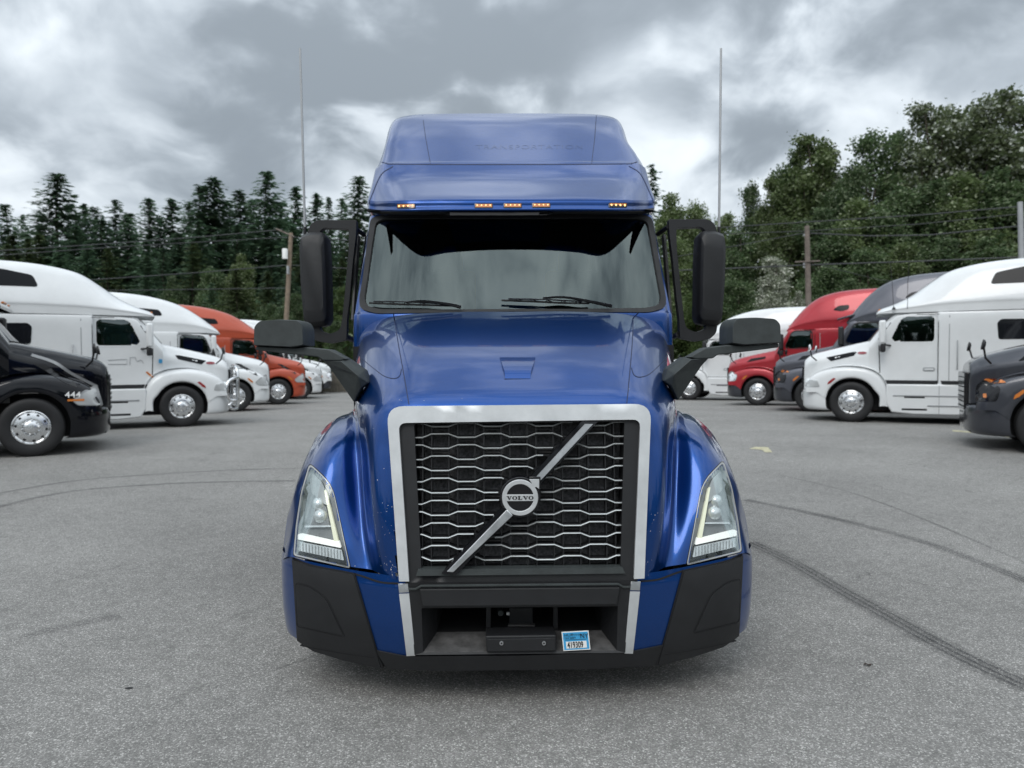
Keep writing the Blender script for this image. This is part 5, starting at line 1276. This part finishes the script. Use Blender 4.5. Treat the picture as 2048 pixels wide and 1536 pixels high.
ML = {
 'fir': leaf_mat('fir_needles', (0.069, 0.127, 0.084), (0.119, 0.186, 0.100)),
 'fir2': leaf_mat('fir_needles_olive', (0.051, 0.081, 0.034), (0.094, 0.118, 0.051)),
 'alder': leaf_mat('alder_leaves', (0.081, 0.125, 0.040), (0.138, 0.181, 0.069), (0.250, 0.288, 0.175)),
 'poplar': leaf_mat('poplar_leaves', (0.085, 0.117, 0.052), (0.137, 0.163, 0.085), (0.494, 0.520, 0.455)),
 'dark': leaf_mat('dark_leaves', (0.052, 0.091, 0.039), (0.091, 0.137, 0.052), (0.195, 0.234, 0.143)),
 'light': leaf_mat('light_leaves', (.06, .10, .03), (.10, .14, .045)),
 'blossom': leaf_mat('blossom', (.12, .15, .08), (.42, .44, .36), (.62, .62, .55)),
}
rng = np.random.default_rng(11)
def quads_mesh(name, C, U, Vv):
    """N quads centred at C with half axes U, V"""
    n = len(C); P = np.empty((n, 4, 3)); P[:, 0] = C - U - Vv * .3; P[:, 1] = C + Vv * -.9; P[:, 2] = C + U - Vv * .2; P[:, 3] = C + Vv
    me = bpy.data.meshes.new(name); me.vertices.add(n * 4); me.vertices.foreach_set('co', P.reshape(-1))
    me.loops.add(n * 4); me.loops.foreach_set('vertex_index', np.arange(n * 4)); me.polygons.add(n); me.polygons.foreach_set('loop_start', np.arange(n) * 4); me.polygons.foreach_set('loop_total', np.full(n, 4))
    me.update(); return me
def rnd_dirs(n):
    v = rng.normal(size=(n, 3)); return v / np.linalg.norm(v, axis=1, keepdims=True)
def conifer_mesh(name, H, Rb, base, dens=1.0, droop=.25, ragged=.35, leaf=.30):
    C = []; U = []; V = []
    z = base
    while z < H * .985:
        f = (H - z) / (H - base); rad = Rb * min(1.0, (1.55 * f) ** .72) * (1 + rng.uniform(-.22, .22)) + .10
        nb = max(6, int(13 * dens * (.6 + .7 * f)))
        for _ in range(nb):
            a = rng.uniform(0, 2 * math.pi); Lb = rad * rng.uniform(1 - ragged, 1 + ragged * .7); d = np.array([math.cos(a), math.sin(a), 0])
            k = max(3, int(Lb / .30))
            for j in range(k):
                t = (j + rng.uniform(0, 1)) / k
                if t < .22 and f > .3: continue
                side = np.array([-d[1], d[0], 0]); wdt = .35 * Lb * (1 - t) * .5 + .08
                p = d * Lb * t + side * rng.uniform(-wdt, wdt) + np.array([0, 0, z + .28 * Lb * t * (1 - f) - droop * Lb * t * t * (1.2 * f + .3) + rng.uniform(-.12, .12)])
                s = leaf * 1.45 * rng.uniform(.6, 1.3) * (.62 + .38 * f)
                u = d * s + np.array([0, 0, rng.uniform(-.35, .05)]) * s; v = side * s * .55 + np.array([0, 0, rng.uniform(-.5, .3)]) * s * .6
                C.append(p); U.append(u); V.append(v)
        z += rng.uniform(.22, .50) * (.55 + .6 * f) * (H / 22)
    return quads_mesh(name, np.array(C), np.array(U), np.array(V))
def decid_mesh(name, H, Rr, base, n=9000, lobes=26, leaf=.24, top=1.0, gap=.4):
    cs = []; rs = []
    for i in range(lobes):
        t = rng.uniform(0, 1) ** .8; z = base + (H - base) * (.08 + .86 * t)
        prof = (math.sin(math.pi * min(1, (t * .9 + .1)) ** .8) ** .6) if top >= 1 else (1 - t * .75)
        a = rng.uniform(0, 2 * math.pi); rr = Rr * prof * rng.uniform(.15, .85)
        cs.append((rr * math.cos(a), rr * math.sin(a), z)); rs.append(Rr * rng.uniform(.14, .34) * (.6 + .4 * prof))
    cs = np.array(cs); rs = np.array(rs); k = rng.choice(lobes, n, p=rs**2 / (rs**2).sum())
    dd = rnd_dirs(n); rad = rs[k] * (rng.uniform(0, 1, n) ** .45) * (1 + gap * (rng.uniform(0, 1, n)**6))
    # break lobes into clumps
    clump = np.sin(dd[:, 0] * 9 + k) * np.sin(dd[:, 1] * 8 + k * 1.7) * np.sin(dd[:, 2] * 9 + k * .6)
    rad *= 1 + .35 * clump
    C = cs[k] + dd * rad[:, None] * np.array([1, 1, 1.15])
    keep = (C[:, 2] > base * .6); C = C[keep]; n = len(C)
    s = leaf * rng.uniform(.5, 1.3, n)[:, None]; U = rnd_dirs(n) * s; W = rnd_dirs(n); V = np.cross(U, W); V = V / (np.linalg.norm(V, axis=1, keepdims=True) + 1e-6) * s * .7
    return quads_mesh(name, C, U, V), cs
def trunk_mesh(name, H, r, limbs=None):
    mb = MB(); k = 6
    P = [Vector((rng.normal() * .02 * H * .1 * i, rng.normal() * .02 * H * .1 * i, H * i / k)) for i in range(k + 1)]
    mb.tube(P, [r * (1 - .93 * i / k) for i in range(k + 1)], 7)
    if limbs is not None:
        for c in limbs:
            zt = max(H * .18, c[2] * .55); b = P[min(k, int(zt / H * k))]
            s = Vector((b.x, b.y, zt)); e = Vector(c); mb.tube([s, s.lerp(e, .5) + Vector((0, 0, .3)), e], [r * .35, r * .2, r * .06], 5)
    me = bpy.data.meshes.new(name); me.from_pydata([tuple(v) for v in mb.V], [], mb.F); me.materials.append(M['bark']); return me
CON = [(conifer_mesh('crown', 24, 3.5, 2.5, 1.15), trunk_mesh('trunk', 22.8, .3)),
       (conifer_mesh('crown', 24, 4.3, 1.5, 1.2, .30, .45), trunk_mesh('trunk', 22.8, .3)),
       (conifer_mesh('crown', 24, 2.7, 3.0, 1.0, .2, .3), trunk_mesh('trunk', 22.8, .3)),
       (conifer_mesh('crown', 24, 3.3, 4.0, .75, .35, .6), trunk_mesh('trunk', 22.8, .3)),
       (conifer_mesh('crown', 24, 5.0, 1.0, 1.25, .25, .5), trunk_mesh('trunk', 22.8, .3))]
DEC = []
for a in ((22, 4.6, 3, 24000, 70, .155), (22, 3.6, 2.5, 17000, 70, .14, .7, .6), (22, 5.4, 2, 28000, 85, .155), (22, 4.2, 5, 15000, 70, .14, 1.0, .6)):
    me, cs = decid_mesh('crown', *a); DEC.append((me, trunk_mesh('trunk', 20, .32, cs[rng.choice(len(cs), 14, replace=False)])))
def tree(kind, i, leaf, pxx, pytop, D, label, group, name, widen=1.0, rz=None, basez=-.3):
    src = (CON if kind == 'c' else DEC)[i]; h0 = 24 if kind == 'c' else 21.2
    top = at_depth(pxx, pytop, D); H = top.z - basez; s = H / h0
    o = empty(name, label, 'tree', (top.x, top.y, basez), rng.uniform(0, 6.28) if rz is None else rz, group)
    o.scale = (s * widen, s * widen, s)
    key = ('crown', kind, i, leaf)
    if key not in MC:
        me = src[0].copy() if leaf is not None else src[0]; me.materials.clear(); me.materials.append(ML[leaf]); MC[key] = me
    c = bpy.data.objects.new('crown', MC[key]); COL.objects.link(c); c.parent = o
    t = bpy.data.objects.new('trunk', src[1]); COL.objects.link(t); t.parent = o
    return o
MC = {}
random.seed(5)
_used = {}
ZONES = [(0, 'above the black truck'), (95, 'above the white truck with grille guard'), (215, 'above the second white truck roof'), (330, 'above the gap before the orange-red truck'), (420, 'above the orange-red truck roof'), (500, 'left of the pale wooden pole'), (575, 'right of the pale wooden pole'), (650, 'beside the left door mirror bracket'), (735, 'behind the blue truck roof'),
         (1320, 'beside the right door mirror bracket'), (1440, 'just right of the right whip antenna'), (1530, 'above the white blossoming tree'), (1600, 'behind the brown pole'), (1680, 'above the red truck roof'), (1760, 'above the grey truck roof'), (1860, 'above the nose of the right white truck'), (1950, 'above the right white truck roof'), (2020, 'at the right edge by the pale pole')]
def zone(px):
    z = ZONES[0][1]
    for a, b in ZONES:
        if px >= a: z = b
    return z
# --- conifers along the skyline on the left (px of the tip, py of the tip, depth, mesh, width, label)
front = [(8, 402, 88, 1, .9, 'dark fir with a rounded tip at the left edge of the photo'),
 (112, 342, 84, 0, 1.15, 'tall ragged fir rising highest over the white truck at the left'),
 (45, 425, 92, 3, .9, None), (168, 402, 92, 3, 1.0, None), (188, 408, 90, 4, .8, None), (228, 394, 90, 3, 1.0, 'short fir with a crooked tip between the tallest left fir and the pair of firs'),
 (296, 392, 86, 0, .9, 'narrow fir with a pointed tip left of the dense dark pair'), (342, 393, 88, 2, 1.1, None),
 (402, 364, 84, 1, .95, 'left fir of the dense dark pair in the middle of the left treeline'), (426, 350, 84, 0, 1.05, 'right and taller fir of the dense dark pair in the left treeline'),
 (478, 376, 88, 0, 1.0, 'dark fir with a broad top between the dense pair and the sharp-tipped one'), (533, 336, 82, 1, .9, 'tallest sharp-tipped fir just left of the left whip antenna'),
 (591, 368, 90, 2, .95, 'slim fir standing right beside the left whip antenna'), (632, 382, 92, 2, .95, 'slender fir just right of the left whip antenna'), (657, 390, 95, 2, .6, None),
 (686, 391, 92, 3, .9, None), (716, 348, 84, 0, .95, 'tall fir touching the roof of the blue truck on its left'), (560, 400, 92, 0, 1.0, None), (258, 420, 92, 1, .9, None), (378, 400, 90, 4, .8, None), (450, 395, 90, 1, .9, None), (505, 392, 90, 1, .9, None), (80, 420, 88, 4, .9, None), (140, 400, 88, 1, .8, None), (318, 425, 90, 4, .7, None)]
for px, py, D, i, w, lab in front:
    tree('c', i, 'fir', px, py, D, lab or 'dark skyline fir ' + zone(px), 'firs of the left treeline', 'fir_tree', w * 1.32)
n = 0
for D, y0_, y1_, step in ((78, 430, 475, 46), (70, 470, 520, 50), (62, 520, 570, 56)):
    px = -60 + D
    while px < 740:
        leaf = random.choice(['fir', 'fir', 'fir2']); k = random.choice('ccccd') if D < 75 else 'c'
        if k == 'c': tree('c', random.randrange(5), leaf, px + random.uniform(-12, 12), random.uniform(y0_, y1_), D + random.uniform(-3, 3), ['', 'second-row', 'third-row', 'front-row'][{78: 1, 70: 2, 62: 3}[D]] + ' fir below the skyline ' + zone(px), 'lower firs of the left wood', 'fir_tree', 1.25)
        else: tree('d', random.randrange(4), random.choice(['dark', 'alder']), px, random.uniform(y0_ + 20, y1_ + 30), D - 2, 'leafy tree among the firs ' + zone(px), 'leafy trees of the left wood', 'leafy_tree', 1.0)
        px += step * random.uniform(.8, 1.2)
for px, py, D in ((590, 590, 52), (640, 560, 54), (690, 575, 52), (540, 610, 54), (480, 625, 54), (420, 615, 56), (340, 600, 56), (250, 590, 56), (170, 600, 56), (60, 590, 56), (670, 640, 50)):
    tree('d', random.randrange(4), random.choice(['alder', 'dark', 'light', 'dark']), px, py, D, 'low leafy tree at the foot of the wood ' + zone(px), 'low leafy trees below the left wood', 'leafy_tree', 1.5)
# --- behind the blue truck, hidden mostly
tree('c', 3, 'fir', 1306, 322, 84, 'fir whose branches show just right of the blue truck roof', None, 'fir_tree', .95)
for px, py, D in ((760, 400, 88), (840, 400, 88), (930, 405, 86), (1020, 400, 86), (1110, 410, 86), (1200, 400, 86), (1260, 420, 82)):
    tree('c', random.randrange(5), 'fir', px, py, D, 'fir hidden behind the blue truck, its tip at the roof line', 'firs behind the blue truck', 'fir_tree', 1.2)
# --- leafy trees on the right
right = [(1345, 392, 76, 0, 'alder', 1.1, 'olive leafy tree behind the right door mirror bracket'), (1395, 405, 78, 2, 'alder', .8, 'low-topped leafy tree left of the right whip antenna'), (1450, 425, 78, 1, 'alder', .9, 'small leafy tree top right beside the right whip antenna'),
 (1500, 370, 66, 3, 'dark', .8, 'dark tree with a thin side spray at the left edge of the right wood'), (1545, 350, 64, 1, 'alder', 1.0, None),
 (1622, 264, 64, 1, 'alder', 1.25, 'pointed leafy tree with the first high peak on the right'), (1590, 305, 66, 0, 'dark', .9, None), (1655, 290, 66, 3, 'poplar', .9, 'thin pale-leaved tree leaning on the first high peak'),
 (1740, 268, 64, 3, 'dark', 1.15, 'open-crowned dark tree between the two highest masses on the right'), (1700, 330, 60, 2, 'dark', .9, None), (1790, 260, 66, 1, 'dark', 1.0, None),
 (1855, 200, 62, 1, 'poplar', 1.15, 'tall silvery poplar, left of the two tallest on the right'), (1905, 220, 64, 3, 'poplar', 1.15, None), (1990, 180, 60, 1, 'poplar', 1.35, 'tallest silvery poplar near the right edge of the photo'),
 (2050, 205, 62, 3, 'poplar', 1.2, 'silvery poplar cut off by the right edge of the photo'), (1950, 215, 66, 0, 'poplar', .9, None), (2090, 230, 60, 0, 'dark', 1.0, None)]
for px, py, D, i, lf, w, lab in right:
    tree('d', i, lf, px, py, D, lab or 'tall leafy tree ' + zone(px), 'leafy trees of the right wood', 'leafy_tree', w)
for px, py, D, lf in ((1480, 460, 58, 'dark'), (1560, 440, 58, 'alder'), (1640, 420, 56, 'dark'), (1720, 400, 56, 'alder'), (1790, 380, 56, 'dark'), (1860, 360, 56, 'dark'), (1930, 350, 56, 'alder'), (2000, 340, 56, 'dark'), (2060, 360, 56, 'dark'),
                      (1350, 480, 60, 'alder'), (1420, 500, 60, 'dark'), (1290, 450, 70, 'dark')):
    tree('d', random.randrange(4), lf, px, py, D, 'middle-height leafy tree ' + zone(px), 'middle trees of the right wood', 'leafy_tree', 1.35)
for px, py, D, lf in ((1470, 560, 50, 'dark'), (1650, 530, 50, 'dark'), (1730, 500, 50, 'dark'), (1810, 490, 50, 'alder'), (1890, 480, 50, 'dark'), (1970, 480, 50, 'dark'), (2050, 480, 50, 'alder'), (1400, 580, 50, 'light'), (1340, 590, 52, 'alder'), (1520, 600, 48, 'dark'), (1600, 590, 48, 'dark'), (1700, 560, 46, 'dark')):
    tree('d', random.randrange(4), lf, px, py, D, 'low leafy tree of the front edge ' + zone(px), 'low trees below the right wood', 'leafy_tree', 1.6)
bt = tree('d', 1, 'blossom', 1550, 512, 44, 'small tree covered in white blossom left of the right wooden pole', None, 'blossoming_tree', 1.5)
tree('d', 0, 'blossom', 1598, 585, 44, 'low pale-blossomed bush at the foot of the white blossoming tree', None, 'blossoming_bush', .9)
# undergrowth that closes the foot of the woods, and woods all round the yard
def brush(name, x0, x1, y, h, n, leaf, lf, yj=3.0):
    C = np.column_stack([rng.uniform(x0, x1, n), rng.normal(y, yj, n), -.3 + h * rng.uniform(0, 1, n) ** .8 * (1 + .35 * np.sin(rng.uniform(x0, x1, n) * .7))])
    C[:, 2] = -.3 + (C[:, 2] + .3) * (1 + .25 * np.sin(C[:, 0] * .55) + .15 * np.sin(C[:, 0] * 1.7))
    s = leaf * rng.uniform(.5, 1.3, n)[:, None]; U = rnd_dirs(n) * s; W = rnd_dirs(n); V = np.cross(U, W); V = V / (np.linalg.norm(V, axis=1, keepdims=True) + 1e-6) * s * .7
    me = quads_mesh(name, C, U, V); me.materials.append(ML[lf]); o = bpy.data.objects.new(name, me); COL.objects.link(o)
    return tag(o, 'dark undergrowth closing the foot of the woods', 'undergrowth', kind='stuff')
brush('undergrowth', -75, 75, 52, 2.6, 40000, .20, 'dark')
brush('undergrowth', -85, 85, 68, 5, 45000, .27, 'fir')
# distant woods behind the camera and to the sides (they close the horizon)
def ring(name, n):
    a = rng.uniform(math.radians(150), math.radians(390), n); rr = rng.uniform(80, 95, n)
    C = np.column_stack([rr * np.cos(a), rr * np.sin(a), rng.uniform(0, 1, n) * (13 + 4 * np.sin(a * 23) + 3 * np.sin(a * 61)) - .3])
    s = 1.1 * rng.uniform(.5, 1.3, n)[:, None]; U = rnd_dirs(n) * s; W = rnd_dirs(n); V = np.cross(U, W); V = V / (np.linalg.norm(V, axis=1, keepdims=True) + 1e-6) * s * .7
    me = quads_mesh(name, C, U, V); me.materials.append(ML['fir']); o = bpy.data.objects.new(name, me); COL.objects.link(o)
    return tag(o, 'distant dark woods around the yard', 'woods', kind='stuff')
ring('distant_woods', 26000)
brush('fir_wood_mass', -110, 25, 99, 11.5, 130000, .34, 'fir', 4.0)['label'] = 'dense dark fir wood filling the gaps behind the left treeline'
brush('leafy_wood_mass', 15, 90, 78, 8, 60000, .26, 'dark', 3.0)['label'] = 'dense leafy wood filling the gaps behind the right trees'
# grass verge behind the yard
gm = mat('verge_grass', (.085, .095, .040), .9, var=.5, vscale=2.5, bump=.8, bscale=30)
ys = [42.5, 44, 47, 52, 60]; xs = list(range(-80, 81, 4))
o = mesh_obj('verge', [(x + rng.uniform(-.3, .3), y + (rng.uniform(-.3, .3) if y < 60 else 0), gz(y) + (.006 if y < 43 else .05 + .06 * rng.uniform())) for y in ys for x in xs], grid_faces(len(ys), len(xs)), gm); o['kind'] = 'structure'
# weathered board fence glimpsed beyond the farthest left trucks
fen = empty('board_fence', 'low grey weathered board fence beyond the farthest trucks of the left row', 'fence', (at_depth(640, 790, 45).x, at_depth(640, 790, 45).y, gz(45)))
fm = mat('weathered_boards', (.13, .115, .095), .9, var=.4, vscale=3)
bd_me = None
for i in range(46):
    if bd_me is None:
        q = MB().box((0, 0, .62), (.17, .03, 1.25)).build('board', fm, fen, smooth=False); bd_me = q.data
    else: q = bpy.data.objects.new('board', bd_me); COL.objects.link(q); q.parent = fen
    q.location = (-4.2 + .185 * i, rng.uniform(-.01, .01), rng.uniform(-.03, .03))
for i in range(5): MB().box((-4.1 + 2.1 * i, .07, .62), (.1, .1, 1.3)).build('post', fm, fen, smooth=False)

# ================================================================== poles and wires
def pole(pxt, pyt, pxb, pyb, D, m, label, r=.15):
    t = at_depth(pxt, pyt, D); b = at_depth(pxb, pyb, D); d = (b - t); b = t + d * ((t.z + .4) / -d.z)
    o = empty('utility_pole', label, 'utility pole', (b.x, b.y, b.z))
    MB().tube([Vector((0, 0, 0)), (t - b) * .5, t - b], [r * 1.15, r, r * .82], 12).build('pole_shaft', m, o)
    return o, b, t
po, pb, ptp = pole(582, 466, 573, 632, 46, M['wood'], 'pale wooden utility pole with a white transformer box, left of the blue truck', .155)
c = at_depth(570, 508, 45.7) - pb; MB().lathe([(0, -.3), (.17, -.3), (.17, .28), (.14, .33), (0, .34)], c, (0, 0, 1), 16).build('transformer', M['sticker_w'], po)
MB().tube([ptp - pb + Vector((-.9, -.1, .25)), ptp - pb + Vector((.2, -.1, -.25))], .05, 6).build('cross_arm', M['woodg'], po)
MB().box(at_depth(576, 540, 45.7) - pb, (.1, .25, .5)).build('cable_guard', M['metalgrey'], po, smooth=False)
pr_, prb, prt = pole(1614, 452, 1617, 612, 42, M['woodg'], 'brown wooden utility pole rising behind the red and grey trucks', .165)
for py in (472, 530, 536): MB().lathe([(.0, 0), (.05, 0), (.06, .1), (0, .12)], at_depth(1608, py, 41.7) - prb, (0, 0, 1), 8).build('insulator', M['metalgrey'], pr_)
MB().tube([at_depth(1590, 524, 41.8) - prb, at_depth(1640, 522, 41.8) - prb], .04, 6).build('cross_arm', M['woodg'], pr_)
pe, peb, pet = pole(2040, 404, 2044, 560, 38, M['metalgrey'], 'pale utility pole at the right edge of the photo', .15)
wn_ = 0
def wire(pts, label, r=.022, sag=0):
    P = [at_depth(*p) for p in pts]
    if sag and len(P) == 2:
        a, b = P; P = [a.lerp(b, i / 12) - Vector((0, 0, sag * 4 * (i / 12) * (1 - i / 12))) for i in range(13)]
    o = MB().tube(P, r, 5).build('power_line', M['wire'], None)
    return tag(o, label, 'power line', 'power lines strung between the poles')
wire([(-60, 505, 40), (180, 490, 43), (400, 474, 45), (565, 459, 46)], 'upper power line running left from the top of the pale pole', .026)
wire([(-60, 515, 40), (200, 496, 43), (400, 484, 45), (580, 474, 46)], 'second power line just under the top one left of the pale pole')
wire([(150, 562, 42), (400, 545, 45), (578, 530, 46)], 'middle power line reaching the pale pole below its transformer', .026)
wire([(60, 582, 42), (300, 580, 45), (576, 576, 46)], 'low power line crossing the left wood near the pale pole foot')
wire([(580, 530, 46), (640, 534, 46), (760, 540, 46)], 'power line from the pale pole towards the blue truck')
wire([(585, 474, 46), (640, 478, 46), (800, 485, 46)], 'upper power line from the pale pole towards the blue truck')
wire([(1440, 455, 44), (1614, 444, 42), (1840, 430, 40), (2040, 413, 38)], 'topmost power line over the right row of trucks', .028)
wire([(1440, 468, 44), (1614, 462, 42), (1840, 448, 40), (2040, 428, 38)], 'second power line over the right row of trucks', .020)
wire([(1612, 466, 42), (1740, 472, 41), (1860, 470, 40), (2040, 452, 38)], 'sagging thick cable between the brown pole and the right edge pole', .034)
wire([(1350, 514, 46), (1480, 490, 44), (1608, 466, 42)], 'slanting power line rising to the brown pole from the left')
wire([(1330, 542, 46), (1480, 536, 44), (1614, 530, 42), (1850, 522, 40), (2048, 514, 38)], 'low cable bundle crossing the brown pole', .036)
wire([(1640, 530, 42), (1760, 560, 46), (1900, 575, 48)], 'thin power line sloping down right of the brown pole', .016)
# a dead leaf on the asphalt
g0 = ground_at(1737, 1332)
lv = MB(); pts = [(-.030, 0), (-.016, .010), (-.008, .005), (.004, .014), (.012, .004), (.032, .006), (.016, -.004), (.006, -.012), (-.006, -.006), (-.018, -.008)]
lv.add([g0 + Vector((x, y, .003 + .012 * math.sin(x * 90) ** 2)) for x, y in pts] + [g0 + Vector((0, 0, .010))], [(i, (i + 1) % 10, 10) for i in range(10)])
tag(lv.build('dead_leaf', mat('dead_leaf', (.03, .02, .014), .8), None), 'dark curled dead leaf lying on the asphalt right of the blue truck', 'leaf')
g0 = ground_at(258, 1377)
fl_ = MB(); fl_.add([g0 + Vector((.022 * math.cos(a), .012 * math.sin(a * 1.0), .003)) for a in [2*math.pi*i/9 for i in range(9)]] + [g0 + Vector((0, 0, .008))], [(i, (i + 1) % 9, 9) for i in range(9)])
tag(fl_.build('small_stone', M['rubber'], None), 'small dark stone lying on the asphalt left of the blue truck', 'stone')
